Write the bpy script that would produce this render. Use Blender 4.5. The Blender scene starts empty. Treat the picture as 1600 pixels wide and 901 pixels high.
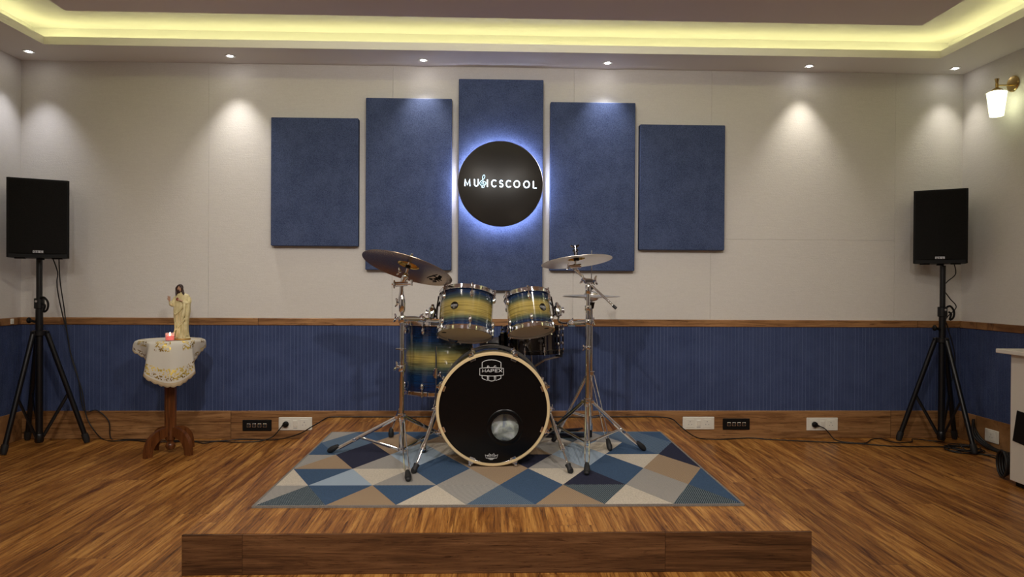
import bpy, bmesh, math, random
from math import sin, cos, pi, radians, sqrt, atan2
from mathutils import Vector, Matrix, Euler
random.seed(7)
SC = bpy.context.scene
C = SC.collection

# ------------------------------------------------------------------ camera
F_PX, PITCH, YAW, ROLL, CAM_H = 1086.12, -0.0068, 0.031, 0.0055, 1.12
fw = Vector((sin(YAW)*cos(PITCH), cos(YAW)*cos(PITCH), sin(PITCH)))
rt0 = Vector((cos(YAW), -sin(YAW), 0)); up0 = rt0.cross(fw)
rt = rt0*cos(ROLL)+up0*sin(ROLL); up = -rt0*sin(ROLL)+up0*cos(ROLL)
cam = bpy.data.cameras.new('camera'); cam.sensor_width = 36; cam.sensor_fit = 'HORIZONTAL'
cam.lens = F_PX/1600*36; cam.clip_start = 0.05
camo = bpy.data.objects.new('camera', cam); C.objects.link(camo)
camo.matrix_world = Matrix(((rt.x, up.x, -fw.x, 0), (rt.y, up.y, -fw.y, 0), (rt.z, up.z, -fw.z, CAM_H), (0, 0, 0, 1)))
SC.camera = camo
def ray(px, py): return rt*((px-800)/F_PX) - up*((py-450.5)/F_PX) + fw
def PY(px, py, Y): d = ray(px, py); return d*(Y/d.y)+Vector((0, 0, CAM_H))
def PZ(px, py, Z): d = ray(px, py); return d*((Z-CAM_H)/d.z)+Vector((0, 0, CAM_H))
def PX(px, py, X): d = ray(px, py); return d*(X/d.x)+Vector((0, 0, CAM_H))

# ------------------------------------------------------------------ world, exposure, lights
SC.view_settings.view_transform = 'Standard'; SC.view_settings.look = 'None'
SC.view_settings.exposure = 0.7; SC.view_settings.gamma = 1.0
SC.view_settings.use_curve_mapping = False
wd = bpy.data.worlds.new('world'); SC.world = wd; wd.use_nodes = True
wd.node_tree.nodes['Background'].inputs[0].default_value = (0.02, 0.02, 0.022, 1)
wd.node_tree.nodes['Background'].inputs[1].default_value = 0.3
def spot(loc, energy, color, size=2.4, blend=0.8, radius=0.05, target=None):
    l = bpy.data.lights.new('ceiling_spot', 'SPOT'); l.energy = energy; l.color = color
    l.spot_size = size; l.spot_blend = blend; l.shadow_soft_size = radius
    o = bpy.data.objects.new('ceiling_spot', l); C.objects.link(o); o.location = loc
    if target: o.rotation_euler = (Vector(target)-Vector(loc)).to_track_quat('-Z', 'Y').to_euler()
    return o
Z_SOF = 2.685
WARM = (1.0, 0.90, 0.78); NEUT = (1.0, 0.95, 0.90); COOL = (0.93, 0.92, 1.0)
# visible downlights in the soffit by the back wall
DL = [((-3.152, 4.846), COOL, 10), ((-1.806, 4.875), (1, .95, .9), 15), ((-0.48, 4.90), (1, .92, .86), 13),
      ((0.818, 4.90), COOL, 13), ((2.264, 4.90), (1, .93, .82), 12), ((3.327, 4.90), (1, .94, .85), 7)]
for (x, y), c, e in DL:
    spot((x, y, Z_SOF-0.016), e*1.5, c, radians(74), 1.0, 0.018)
# downlights over the rest of the room, out of frame
for x, y, e in ((-1.1, 2.2, 40), (1.2, 2.2, 30), (-2.3, 0.4, 34), (2.3, 0.4, 9), (-0.9, -1.0, 30), (1.1, -1.0, 24)):
    spot((x, y, 2.735), e, NEUT if x < -2 else WARM, radians(172), 0.35, 0.07)
for x, y, e in ((-0.8, 0.5, 95), (0.8, 0.5, 90)):      # turned towards the stage
    spot((x, y, 2.70), e, NEUT, radians(85), 0.9, 0.05, target=(x*0.3, 4.6, 0.9))

# ------------------------------------------------------------------ material helpers
def mat(name, color, rough=0.5, metal=0.0, emit=None, estr=0, spec=0.5, coat=0, alpha=1, trans=0, ior=1.45):
    m = bpy.data.materials.new(name); m.use_nodes = True
    b = m.node_tree.nodes['Principled BSDF']
    b.inputs['Base Color'].default_value = (*color, 1); b.inputs['Roughness'].default_value = rough
    b.inputs['Metallic'].default_value = metal; b.inputs['Specular IOR Level'].default_value = spec
    b.inputs['Coat Weight'].default_value = coat; b.inputs['IOR'].default_value = ior
    b.inputs['Transmission Weight'].default_value = trans; b.inputs['Alpha'].default_value = alpha
    if emit: b.inputs['Emission Color'].default_value = (*emit, 1); b.inputs['Emission Strength'].default_value = estr
    return m
class NT:
    def __init__(s, m): s.m = m; s.t = m.node_tree; s.b = s.t.nodes['Principled BSDF']
    def n(s, typ, **kw):
        nd = s.t.nodes.new(typ)
        for k, v in kw.items():
            if k.startswith('i_'): nd.inputs[k[2:].replace('_', ' ')].default_value = v
            else: setattr(nd, k, v)
        return nd
    def l(s, a, b): s.t.links.new(a, b)
    def coord(s, scale=(1, 1, 1), rot=(0, 0, 0), kind='Object'):
        tc = s.n('ShaderNodeTexCoord'); mp = s.n('ShaderNodeMapping')
        mp.inputs['Scale'].default_value = scale; mp.inputs['Rotation'].default_value = rot
        s.l(tc.outputs[kind], mp.inputs[0]); return mp.outputs[0]
    def noise(s, vec, scale, detail=4, rough=0.55, dist=0):
        nd = s.n('ShaderNodeTexNoise'); s.l(vec, nd.inputs['Vector'])
        nd.inputs['Scale'].default_value = scale; nd.inputs['Detail'].default_value = detail
        nd.inputs['Roughness'].default_value = rough; nd.inputs['Distortion'].default_value = dist
        return nd.outputs[0]
    def ramp(s, fac, stops, interp='LINEAR'):
        r = s.n('ShaderNodeValToRGB'); r.color_ramp.interpolation = interp
        els = r.color_ramp.elements
        while len(els) < len(stops): els.new(0.5)
        for e, (p, c) in zip(els, stops): e.position = p; e.color = (*c, 1) if len(c) == 3 else c
        s.l(fac, r.inputs[0]); return r.outputs[0]
    def math(s, op, a, b=None, clamp=False):
        nd = s.n('ShaderNodeMath', operation=op, use_clamp=clamp)
        for i, v in enumerate((a, b)):
            if v is None: continue
            if hasattr(v, 'is_output'): s.l(v, nd.inputs[i])
            else: nd.inputs[i].default_value = v
        return nd.outputs[0]
    def mix(s, fac, a, b, mode='MIX'):
        nd = s.n('ShaderNodeMix', data_type='RGBA', blend_type=mode)
        for sock, v in ((nd.inputs[0], fac), (nd.inputs[6], a), (nd.inputs[7], b)):
            if hasattr(v, 'is_output'): s.l(v, sock)
            else: sock.default_value = v if isinstance(v, (int, float)) else (*v, 1)
        return nd.outputs[2]
    def color(s, c): s.l(c, s.b.inputs['Base Color'])
    def bump(s, h, strength=0.3, dist=0.01):
        b = s.n('ShaderNodeBump'); b.inputs['Strength'].default_value = strength; b.inputs['Distance'].default_value = dist
        s.l(h, b.inputs['Height']); s.l(b.outputs[0], s.b.inputs['Normal'])
    def sep(s, vec):
        nd = s.n('ShaderNodeSeparateXYZ'); s.l(vec, nd.inputs[0]); return nd.outputs

def wood(name, lo, mid, hi, along='Y', plank=0.19, rough=0.38, contrast=1.0, length=1.25):
    """laminate planks; grain runs along the given axis"""
    m = mat(name, mid, rough, spec=0.4); t = NT(m)
    rot = {'Y': (0, 0, 0), 'X': (0, 0, radians(90)), 'XZ': (radians(90), 0, 0), 'Z': (radians(90), 0, 0)}[along]
    tc = t.n('ShaderNodeTexCoord'); xyz = t.sep(tc.outputs['Object'])
    comb = t.n('ShaderNodeCombineXYZ')
    a, g = {'Y': (0, 1), 'X': (1, 0), 'XZ': (2, 0), 'Z': (0, 2)}[along]     # across, along
    other = 3-a-g
    # plank index across, random offset along
    pi_ = t.math('FLOOR', t.math('DIVIDE', xyz[a], plank))
    wn = t.n('ShaderNodeTexWhiteNoise', noise_dimensions='1D'); t.l(pi_, wn.inputs['W'])
    off = t.math('MULTIPLY', wn.outputs[0], 7.3)
    gl = t.math('ADD', xyz[g], off)
    pj = t.math('FLOOR', t.math('DIVIDE', gl, length))
    wn2 = t.n('ShaderNodeTexWhiteNoise', noise_dimensions='2D')
    cv = t.n('ShaderNodeCombineXYZ'); t.l(pi_, cv.inputs[0]); t.l(pj, cv.inputs[1]); t.l(cv.outputs[0], wn2.inputs['Vector'])
    t.l(xyz[a], comb.inputs[0]); t.l(gl, comb.inputs[1])
    t.l(t.math('ADD', t.math('MULTIPLY', wn2.outputs[0], 9.0), xyz[other]), comb.inputs[2])
    mp = t.n('ShaderNodeMapping'); mp.inputs['Scale'].default_value = (10, 0.62, 1); t.l(comb.outputs[0], mp.inputs[0])
    big = t.noise(mp.outputs[0], 1.9, 7, 0.68, 1.3)
    mp2 = t.n('ShaderNodeMapping'); mp2.inputs['Scale'].default_value = (70, 2.2, 1); t.l(comb.outputs[0], mp2.inputs[0])
    fine = t.noise(mp2.outputs[0], 2.0, 5, 0.6, 0.3)
    mp3 = t.n('ShaderNodeMapping'); mp3.inputs['Scale'].default_value = (30, 1.5, 1); t.l(comb.outputs[0], mp3.inputs[0])
    crack = t.noise(mp3.outputs[0], 2.6, 7, 0.7, 1.8)
    f = t.math('ADD', t.math('MULTIPLY', big, 0.72), t.math('MULTIPLY', fine, 0.30))
    k = 0.115/contrast
    col = t.ramp(f, [(0.5-k*1.1, lo), (0.5, mid), (0.5+k*1.2, hi)])
    dark = t.ramp(crack, [(0.36, (0.22, 0.14, 0.12)), (0.45, (1, 1, 1))])
    col = t.mix(0.8, col, dark, 'MULTIPLY')
    tone = t.ramp(wn2.outputs[0], [(0, (0.88, 0.86, 0.84)), (1, (1.10, 1.10, 1.10))])
    col = t.mix(1.0, col, tone, 'MULTIPLY')
    # plank joints
    fr = t.math('FRACT', t.math('DIVIDE', xyz[a], plank))
    edge = t.math('LESS_THAN', t.math('MINIMUM', fr, t.math('SUBTRACT', 1.0, fr)), 0.006)
    fr2 = t.math('FRACT', t.math('DIVIDE', gl, length))
    edge2 = t.math('LESS_THAN', fr2, 0.0022)
    col = t.mix(t.math('MULTIPLY', t.math('MAXIMUM', edge, edge2), 0.55), col, (0.03, 0.012, 0.005))
    t.color(col); t.bump(f, 0.12, 0.003)
    return m
M = {}
WL, WM, WH = (0.080, 0.023, 0.005), (0.29, 0.115, 0.023), (0.54, 0.27, 0.068)
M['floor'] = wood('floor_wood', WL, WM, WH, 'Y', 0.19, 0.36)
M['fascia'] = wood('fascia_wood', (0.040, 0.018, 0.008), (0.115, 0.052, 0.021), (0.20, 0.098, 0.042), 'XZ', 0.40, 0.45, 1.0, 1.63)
M['base_x'] = wood('skirting_wood', (0.13, 0.055, 0.020), (0.27, 0.135, 0.053), (0.39, 0.21, 0.09), 'XZ', 0.40, 0.4, 1, 2.4)
M['base_y'] = wood('skirting_wood_side', (0.13, 0.055, 0.020), (0.27, 0.135, 0.053), (0.39, 0.21, 0.09), 'Y', 0.40, 0.4, 1, 2.4)
M['darkwood'] = wood('pedestal_wood', (0.05, 0.015, 0.005), (0.13, 0.042, 0.012), (0.2, 0.075, 0.025), 'Z', 0.5, 0.3, 0.8, 3)

def mk_wall():
    m = mat('acoustic_board', (0.62, 0.60, 0.565), 0.9, spec=0.2); t = NT(m)
    v = t.coord(); n1 = t.noise(v, 170, 3, 0.6); mp = t.coord((1, 1, 9)); n2 = t.noise(mp, 16, 4, 0.6)
    f = t.math('ADD', t.math('MULTIPLY', n1, 0.6), t.math('MULTIPLY', n2, 0.4))
    t.color(t.ramp(f, [(0.3, (0.585, 0.56, 0.525)), (0.7, (0.66, 0.635, 0.60))]))
    t.bump(f, 0.35, 0.004); return m
M['wall'] = mk_wall()
M['wall_far'] = mat('dark_far_wall', (0.10, 0.09, 0.085), 0.8)  # unseen wall behind the camera, coloured dark to give the chrome black reflections
M['ceiling'] = mat('ceiling_paint', (0.76, 0.74, 0.73), 0.85, spec=0.2)
M['ceiling_panel'] = mat('ceiling_panel_paint', (0.72, 0.66, 0.66), 0.8, spec=0.2)
def felt(name, lo, hi, grooves=False):
    m = mat(name, lo, 0.95, spec=0.15); t = NT(m)
    v = t.coord(); n1 = t.noise(v, 230, 4, 0.75); n2 = t.noise(v, 9, 3, 0.6)
    f = t.math('ADD', t.math('MULTIPLY', n1, 0.8), t.math('MULTIPLY', n2, 0.2))
    t.color(t.ramp(f, [(0.36, lo), (0.64, hi)])); t.bump(n1, 0.4, 0.003); return m
M['felt'] = felt('blue_felt', (0.024, 0.036, 0.085), (0.092, 0.122, 0.222))
M['wains'] = felt('blue_ribbed_felt', (0.023, 0.036, 0.095), (0.078, 0.106, 0.218))
M['wains_groove'] = mat('felt_groove', (0.12, 0.155, 0.28), 0.95, spec=0.1)
M['chrome'] = mat('chrome', (0.84, 0.87, 0.94), 0.05, 1.0)
M['steel'] = mat('brushed_steel', (0.55, 0.55, 0.56), 0.25, 1.0)
M['blackchrome'] = mat('black_nickel', (0.09, 0.085, 0.09), 0.12, 1.0)
M['rubber'] = mat('black_rubber', (0.012, 0.012, 0.013), 0.6)
M['black'] = mat('black_plastic', (0.005, 0.005, 0.005), 0.5, spec=0.2)
M['stand'] = mat('black_powder_coat', (0.004, 0.004, 0.005), 0.35)
M['cable'] = mat('black_cable', (0.010, 0.009, 0.009), 0.5)
M['head_black'] = mat('black_drum_film', (0.0025, 0.0025, 0.0028), 0.22, spec=0.35)
M['hoopwood'] = mat('natural_maple_hoop', (0.62, 0.48, 0.27), 0.3, coat=0.3)
M['hoopgrey'] = mat('grey_lacquer_hoop', (0.13, 0.125, 0.12), 0.2, 0.6)
M['white_print'] = mat('white_print', (0.62, 0.62, 0.62), 0.6)
M['grey_print'] = mat('grey_print', (0.35, 0.35, 0.35), 0.5)
M['head_white'] = mat('coated_drum_head', (0.55, 0.48, 0.40), 0.6)
M['whiteplastic'] = mat('white_plastic', (0.72, 0.70, 0.62), 0.35)
M['brass'] = mat('aged_brass', (0.55, 0.40, 0.16), 0.25, 1.0)
M['laminate'] = mat('white_laminate', (0.66, 0.63, 0.56), 0.4)
def burst(name, half, axis=2, k=0.0):
    """blue - natural - blue sunburst lacquer over striped veneer, along the shell axis"""
    m = mat(name, (0.3, 0.2, 0.05), 0.12, coat=0.8); t = NT(m)
    tc = t.n('ShaderNodeTexCoord'); xyz = t.sep(tc.outputs['Object'])
    z = t.math('ADD', t.math('DIVIDE', xyz[axis], 2*half), 0.5)
    vv = t.coord((1.2, 1.2, 46) if axis == 2 else (1.2, 46, 1.2))
    g = t.noise(vv, 3.0, 5, 0.6, 0.6)
    z2 = t.math('ADD', z, t.math('MULTIPLY', t.math('SUBTRACT', g, 0.5), 0.10))
    base = t.ramp(z2, [(0.0, (0.003, 0.012, 0.05)), (0.13+k, (0.006, 0.028, 0.085)), (0.25+k, (0.075, 0.098, 0.065)), (0.36+k, (0.40, 0.31, 0.085)),
                       (0.64-k, (0.43, 0.335, 0.095)), (0.75-k, (0.075, 0.098, 0.065)), (0.87-k, (0.006, 0.028, 0.085)), (1.0, (0.003, 0.012, 0.05))])
    gr = t.ramp(g, [(0.36, (0.42, 0.40, 0.36)), (0.56, (1, 1, 1))])
    t.color(t.mix(0.85, base, gr, 'MULTIPLY')); return m
def cymbal_mat(name, c1, c2):
    m = mat(name, c1, 0.24, 1.0); t = NT(m)
    tc = t.n('ShaderNodeTexCoord'); xyz = t.sep(tc.outputs['Object'])
    r = t.math('SQRT', t.math('ADD', t.math('MULTIPLY', xyz[0], xyz[0]), t.math('MULTIPLY', xyz[1], xyz[1])))
    cv = t.n('ShaderNodeCombineXYZ'); t.l(r, cv.inputs[0])
    n = t.noise(cv.outputs[0], 260, 3, 0.6)
    t.color(t.ramp(n, [(0.3, c2), (0.7, c1)])); t.bump(n, 0.25, 0.001)
    vo = t.n('ShaderNodeTexVoronoi'); vo.inputs['Scale'].default_value = 55
    return m
M['cymbal'] = cymbal_mat('bronze_cymbal', (0.50, 0.40, 0.30), (0.38, 0.29, 0.21))
M['cymbal_light'] = cymbal_mat('pale_bronze_cymbal', (0.95, 0.90, 0.82), (0.84, 0.78, 0.70)); M['cymbal_light'].node_tree.nodes['Principled BSDF'].inputs['Roughness'].default_value = 0.38
M['bell_gold'] = mat('gold_bell', (0.80, 0.58, 0.20), 0.2, 1.0)

# ------------------------------------------------------------------ mesh helpers
SPLIT = {'clamp', 'spacer', 'tension_rod', 'tilter', 'leg_bracket'}
ROOT = {}          # object -> root matrix
class MB:
    def __init__(s, local=False, X=None): s.bm = bmesh.new(); s.local = local; s.X = X; s.mi = 0; s.uvs = {}
    def _v(s, p):
        p = Vector(p)
        if s.X is not None: p = s.X @ p
        return s.bm.verts.new(p)
    def face(s, pts):
        f = s.bm.faces.new([s._v(p) for p in pts]); f.material_index = s.mi; return f
    def rings(s, rings, closed=True, cap0=True, cap1=True, wrap=False):
        vs = [[s._v(p) for p in r] for r in rings]
        n = len(vs[0]); pairs = list(zip(vs[:-1], vs[1:]))
        if wrap: pairs.append((vs[-1], vs[0]))
        for a, b in pairs:
            for i in range(n if closed else n-1):
                j = (i+1) % n
                try: f = s.bm.faces.new((a[i], a[j], b[j], b[i])); f.material_index = s.mi
                except ValueError: pass
        if not wrap and closed:
            if cap0: f = s.bm.faces.new(list(reversed(vs[0]))); f.material_index = s.mi
            if cap1: f = s.bm.faces.new(vs[-1]); f.material_index = s.mi
        return s
    def tube(s, pts, r, seg=10, closed=False, flat=None, cap=True):
        """flat=(ref vector, factor): squash the section along ref"""
        pts = [Vector(p) for p in pts]; n = len(pts)
        rr = r if isinstance(r, (list, tuple)) else [r]*n
        tang = []
        for i in range(n):
            if closed: t = pts[(i+1) % n]-pts[i-1]
            else: t = pts[min(i+1, n-1)]-pts[max(i-1, 0)]
            tang.append(t.normalized() if t.length > 1e-9 else Vector((0, 0, 1)))
        t0 = tang[0]; ref = flat[0] if flat else (Vector((0, 0, 1)) if abs(t0.z) < 0.9 else Vector((1, 0, 0)))
        a = (Vector(ref)-t0*t0.dot(Vector(ref))).normalized(); rg = []
        for i in range(n):
            t = tang[i]
            if flat: a = Vector(flat[0])
            a = (a-t*t.dot(a)); a = a.normalized() if a.length > 1e-6 else t.orthogonal().normalized()
            b = t.cross(a); k = flat[1] if flat else 1.0
            rg.append([pts[i]+(a*cos(2*pi*q/seg)*k+b*sin(2*pi*q/seg))*rr[i] for q in range(seg)])
        s.rings(rg, cap0=cap, cap1=cap, wrap=closed); return s
    def cyl(s, p0, p1, r0, r1=None, seg=20): return s.tube([p0, p1], [r0, r0 if r1 is None else r1], seg)
    def lathe(s, prof, X=None, seg=40, cap=True, a0=0, wrap=False):
        X = X or Matrix()
        rg = [[X @ Vector((max(r, 1e-5)*cos(a0+2*pi*q/seg), max(r, 1e-5)*sin(a0+2*pi*q/seg), z)) for q in range(seg)] for r, z in prof]
        s.rings(rg, cap0=cap, cap1=cap, wrap=wrap); return s
    def box(s, c, d, X=None, bev=0):
        X = X or Matrix(); c = Vector(c); hx, hy, hz = d[0]/2, d[1]/2, d[2]/2
        if bev > 0:
            b = min(bev, hx*.99, hy*.99, hz*.99)
            def sec(z, k): return [X @ (c+Vector(p+(z,))) for p in ((hx-k, hy-b-k if False else hy-b), (hx-b, hy-k), (-hx+b, hy-k), (-hx+k, hy-b), (-hx+k, -hy+b), (-hx+b, -hy+k), (hx-b, -hy+k), (hx-k, -hy+b))]
            s.rings([sec(-hz, b), sec(-hz+b, 0), sec(hz-b, 0), sec(hz, b)])
        else:
            q = [(-hx, -hy), (hx, -hy), (hx, hy), (-hx, hy)]
            s.rings([[X @ (c+Vector((x, y, z))) for x, y in q] for z in (-hz, hz)])
        return s
    def ball(s, c, r, sc=(1, 1, 1), seg=16, rings=10, X=None):
        X = X or Matrix(); c = Vector(c); rg = []
        for k in range(rings+1):
            t = pi*k/rings; rho = max(sin(t), 1e-4)
            rg.append([X @ (c+Vector((r*rho*cos(2*pi*q/seg)*sc[0], r*rho*sin(2*pi*q/seg)*sc[1], -r*cos(t)*sc[2]))) for q in range(seg)])
        s.rings(rg); return s
    def prism(s, poly, z0, z1, X=None):
        X = X or Matrix()
        s.rings([[X @ Vector((x, y, z)) for x, y in poly] for z in (z0, z1)]); return s
    def clusters(s, gap=0.003):
        """pieces of the mesh that stand apart from each other"""
        seen = set(); isl = []
        for v0 in s.bm.verts:
            if v0 in seen: continue
            st = [v0]; seen.add(v0); g = []
            while st:
                v = st.pop(); g.append(v)
                for e in v.link_edges:
                    w = e.other_vert(v)
                    if w not in seen: seen.add(w); st.append(w)
            lo = [min(v.co[i] for v in g)-gap for i in range(3)]; hi = [max(v.co[i] for v in g)+gap for i in range(3)]; isl.append([g, lo, hi])
        par = list(range(len(isl)))
        def fd(a):
            while par[a] != a: a = par[a]
            return a
        for a in range(len(isl)):
            for c in range(a):
                if all(isl[a][1][i] < isl[c][2][i] and isl[c][1][i] < isl[a][2][i] for i in range(3)): par[fd(a)] = fd(c)
        out = {}
        for a in range(len(isl)): out.setdefault(fd(a), []).extend(isl[a][0])
        return list(out.values())
    def build(s, name, m, parent=None, smooth=35, label=None, kind=None):
        if name in SPLIT:
            cl = s.clusters(); o = None
            if len(cl) > 1:
                for g in cl:
                    q = MB(s.local); mp = {}; keep = set(g)
                    for v in g: mp[v] = q.bm.verts.new(v.co)
                    for f in s.bm.faces:
                        if f.verts[0] in keep: nf = q.bm.faces.new([mp[v] for v in f.verts]); nf.material_index = f.material_index
                    o = q._build(name, m, parent, smooth, label, kind)
                s.bm.free(); return o
        return s._build(name, m, parent, smooth, label, kind)
    def _build(s, name, m, parent=None, smooth=35, label=None, kind=None):
        bmesh.ops.remove_doubles(s.bm, verts=s.bm.verts, dist=1e-6)
        bmesh.ops.recalc_face_normals(s.bm, faces=s.bm.faces)
        me = bpy.data.meshes.new(name); s.bm.to_mesh(me); s.bm.free()
        for x in (m if isinstance(m, (list, tuple)) else [m]): me.materials.append(x)
        if smooth:
            me.shade_smooth(); me.set_sharp_from_angle(angle=radians(smooth))
        o = bpy.data.objects.new(name, me); C.objects.link(o)
        if parent is not None:
            R_ = ROOT[parent]
            if not s.local: me.transform(R_.inverted())
            o.parent = parent; ROOT[o] = R_
        else: ROOT[o] = Matrix()
        if label: o['label'] = label
        if kind: o['kind'] = kind
        return o
def thing(name, label, cat, loc=(0, 0, 0), X=None, group=None):
    o = bpy.data.objects.new(name, None); C.objects.link(o); o.empty_display_size = 0.05
    Mx = X if X is not None else Matrix.Translation(Vector(loc))
    o.matrix_world = Mx; ROOT[o] = Mx.copy(); o['label'] = label; o['category'] = cat
    if group: o['group'] = group
    return o
def tag(o, label, cat, group=None):
    o['label'] = label; o['category'] = cat
    if group: o['group'] = group
    return o
def rebase(o, loc):
    """put a single-mesh thing's origin at loc"""
    o.data.transform(Matrix.Translation(-Vector(loc))); o.location = loc; return o
def smooth_path(pts, n=8, closed=False):
    pts = [Vector(p) for p in pts]; out = []; L = len(pts)
    rng = range(L if closed else L-1)
    for i in rng:
        if closed: p0, p1, p2, p3 = pts[i-1], pts[i], pts[(i+1) % L], pts[(i+2) % L]
        else: p0, p1, p2, p3 = pts[max(i-1, 0)], pts[i], pts[i+1], pts[min(i+2, L-1)]
        for k in range(n):
            t = k/n
            out.append(0.5*((2*p1)+(p2-p0)*t+(2*p0-5*p1+4*p2-p3)*t*t+(3*p1-p0-3*p2+p3)*t**3))
    if not closed: out.append(pts[-1])
    return out
def frame(origin, zaxis, xhint=(1, 0, 0)):
    z = Vector(zaxis).normalized(); x = Vector(xhint); x = (x-z*z.dot(x)).normalized(); y = z.cross(x)
    o = Vector(origin)
    return Matrix(((x.x, y.x, z.x, o.x), (x.y, y.y, z.y, o.y), (x.z, y.z, z.z, o.z), (0, 0, 0, 1)))

# ------------------------------------------------------------------ lettering (strokes in a 0..1 cell)
def arc(cx, cy, rx, ry, a0, a1, n=12): return [(cx+rx*cos(radians(a0+(a1-a0)*k/n)), cy+ry*sin(radians(a0+(a1-a0)*k/n))) for k in range(n+1)]
GL = {
 'M': [[(0, 0), (0.05, 1), (0.5, 0.12), (0.95, 1), (1, 0)]], 'U': [[(0, 1), (0, .4)]+arc(.4, .38, .4, .38, 180, 360)+[(.8, 1)]],
 'I': [[(0, 0), (0, 1)]], 'C': [arc(.45, .5, .45, .5, 50, 310, 18)],
 'S': [arc(.33, .745, .3, .245, 35, 250, 10)+arc(.33, .25, .32, .25, 75, -145, 10)],
 'O': [arc(.5, .5, .5, .5, 0, 360, 24)], 'L': [[(0, 1), (0, 0), (.6, 0)]],
 'A': [[(0, 0), (.5, 1), (1, 0)], [(.22, .33), (.78, .33)]], 'P': [[(0, 0), (0, 1), (.6, 1)]+arc(.6, .7, .3, .3, 90, -90, 8)+[(0, .4)]],
 'E': [[(.85, 1), (0, 1), (0, 0), (.85, 0)], [(0, .5), (.75, .5)]], 'X': [[(0, 0), (1, 1)], [(0, 1), (1, 0)]],
 'Q': [arc(.5, .5, .5, .5, 0, 360, 20), [(.62, .3), (.95, -.08)]], 'R': [[(0, 0), (0, 1), (.6, 1)]+arc(.6, .72, .28, .28, 90, -90, 8)+[(0, .44)], [(.45, .44), (.9, 0)]],
}
def strokes(mb, lines, X, r, depth=0.4, seg=8):
    for ln in lines:
        pts = [X @ Vector((x, y, 0)) for x, y in ln]
        nrm = (X.to_3x3() @ Vector((0, 0, 1))).normalized()
        closed = len(ln) > 3 and (Vector(ln[0])-Vector(ln[-1])).length < 1e-4
        if closed: pts = pts[:-1]
        mb.tube(pts, r, seg, closed=closed, flat=(nrm, depth))
        if not closed:
            for p in (pts[0], pts[-1]): mb.ball(p, r*1.0, (1, depth if abs(nrm.y) > .7 else 1, 1), 8, 6)
def word(mb, txt, X, h, w, x, gap, r, depth=0.4, widths=None):
    """txt laid out from x; each letter w wide, h tall in X's plane"""
    for i, ch in enumerate(txt):
        ww = (widths[i] if widths else w)
        if ch in GL: strokes(mb, [[(x+a*ww, b*h) for a, b in ln] for ln in GL[ch]], X, r, depth)
        x += ww+gap
def facing(origin): return frame(origin, (0, -1, 0), (1, 0, 0))     # plane that faces the camera side (-y), x right, y up

# ================================================================== THE SETTING
XL, XR, YB, YF = -3.333, 3.486, 5.044, -2.2
STG = 0.155
Z_RT, Z_RB, Z_BB = 0.865, 0.814, 0.201
def struct(mb, name, m, smooth=0, parent=None): return mb.build(name, m, parent, smooth=smooth, kind='structure' if parent is None else None)
b = MB(); b.box(((XL+XR)/2, (YB+YF)/2, -0.05), (XR-XL+0.4, YB-YF+0.4, 0.1)); struct(b, 'floor', M['floor'])
# back wall of boards with fine open joints
b = MB(); b.box(((XL+XR)/2, YB+0.08, 1.5), (XR-XL+0.4, 0.14, 3.0))
xs = [XL, -2.02, -0.71, 0.60, 1.61, 2.98, XR]
for i in range(len(xs)-1):
    a, c = xs[i]+(0.0006 if i else 0), xs[i+1]-(0.0006 if i < len(xs)-2 else 0)
    if i == 4: 
        zj = 1.455
        b.box(((a+c)/2, YB+0.005, (zj-0.0005)/2), (c-a, 0.010, zj-0.0005)); b.box(((a+c)/2, YB+0.005, (zj+0.0005+2.9)/2), (c-a, 0.010, 2.9-zj-0.0005))
    else: b.box(((a+c)/2, YB+0.005, 1.45), (c-a, 0.010, 2.9))
struct(b, 'wall_back', M['wall'])
b = MB(); b.box((XL-0.05, (YB+YF)/2, 1.5), (0.1, YB-YF+0.3, 3.0)); struct(b, 'wall_left', M['wall'])
b = MB(); b.box((XR+0.05, (YB+YF)/2, 1.5), (0.1, YB-YF+0.3, 3.0)); struct(b, 'wall_right', M['wall'])
b = MB(); b.box(((XL+XR)/2, YF-0.05, 1.5), (XR-XL+0.2, 0.1, 3.0)); struct(b, 'wall_front', M['wall_far'])
# ceiling: soffit ring, lip, trough back, upper slab and dropped centre panel
def ring(b, x0, x1, y0, y1, w_l, w_r, w_f, w_b, z0, z1):
    b.box(((x0+x1)/2, y1-w_b/2, (z0+z1)/2), (x1-x0, w_b, z1-z0)); b.box(((x0+x1)/2, y0+w_f/2, (z0+z1)/2), (x1-x0, w_f, z1-z0))
    b.box((x0+w_l/2, (y0+w_f+y1-w_b)/2, (z0+z1)/2), (w_l, y1-y0-w_f-w_b, z1-z0)); b.box((x1-w_r/2, (y0+w_f+y1-w_b)/2, (z0+z1)/2), (w_r, y1-y0-w_f-w_b, z1-z0))
LX0, LX1, LY0, LY1 = -2.96, 3.085, -1.85, 4.70
b = MB()
ring(b, XL-0.02, XR+0.02, YF-0.02, YB+0.02, LX0-XL+0.02, XR+0.02-LX1, LY0-YF+0.02, YB+0.02-LY1, Z_SOF, 2.70)
ring(b, LX0-0.015, LX1+0.015, LY0-0.015, LY1+0.015, 0.015, 0.015, 0.015, 0.015, 2.7001, 2.737)     # lip
ring(b, XL, XR, YF, YB, 0.21, 0.24, 0.2, 0.185, 2.70, 2.86)                                           # trough back
b.box(((XL+XR)/2, (YB+YF)/2, 2.90), (XR-XL+0.2, YB-YF+0.2, 0.1))                                     # slab
ceil = struct(b, 'ceiling', M['ceiling'])
b = MB(); b.box(((-2.585+2.71)/2, (4.31-1.4)/2, 2.81), (2.71+2.585, 4.31+1.4, 0.10)); b.build('dropped_panel', M['ceiling_panel'], ceil, smooth=0)
M['cove'] = mat('cove_led', (1, 1, 0.8), 0.5, emit=(1.0, 0.98, 0.44), estr=4.8)
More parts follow.
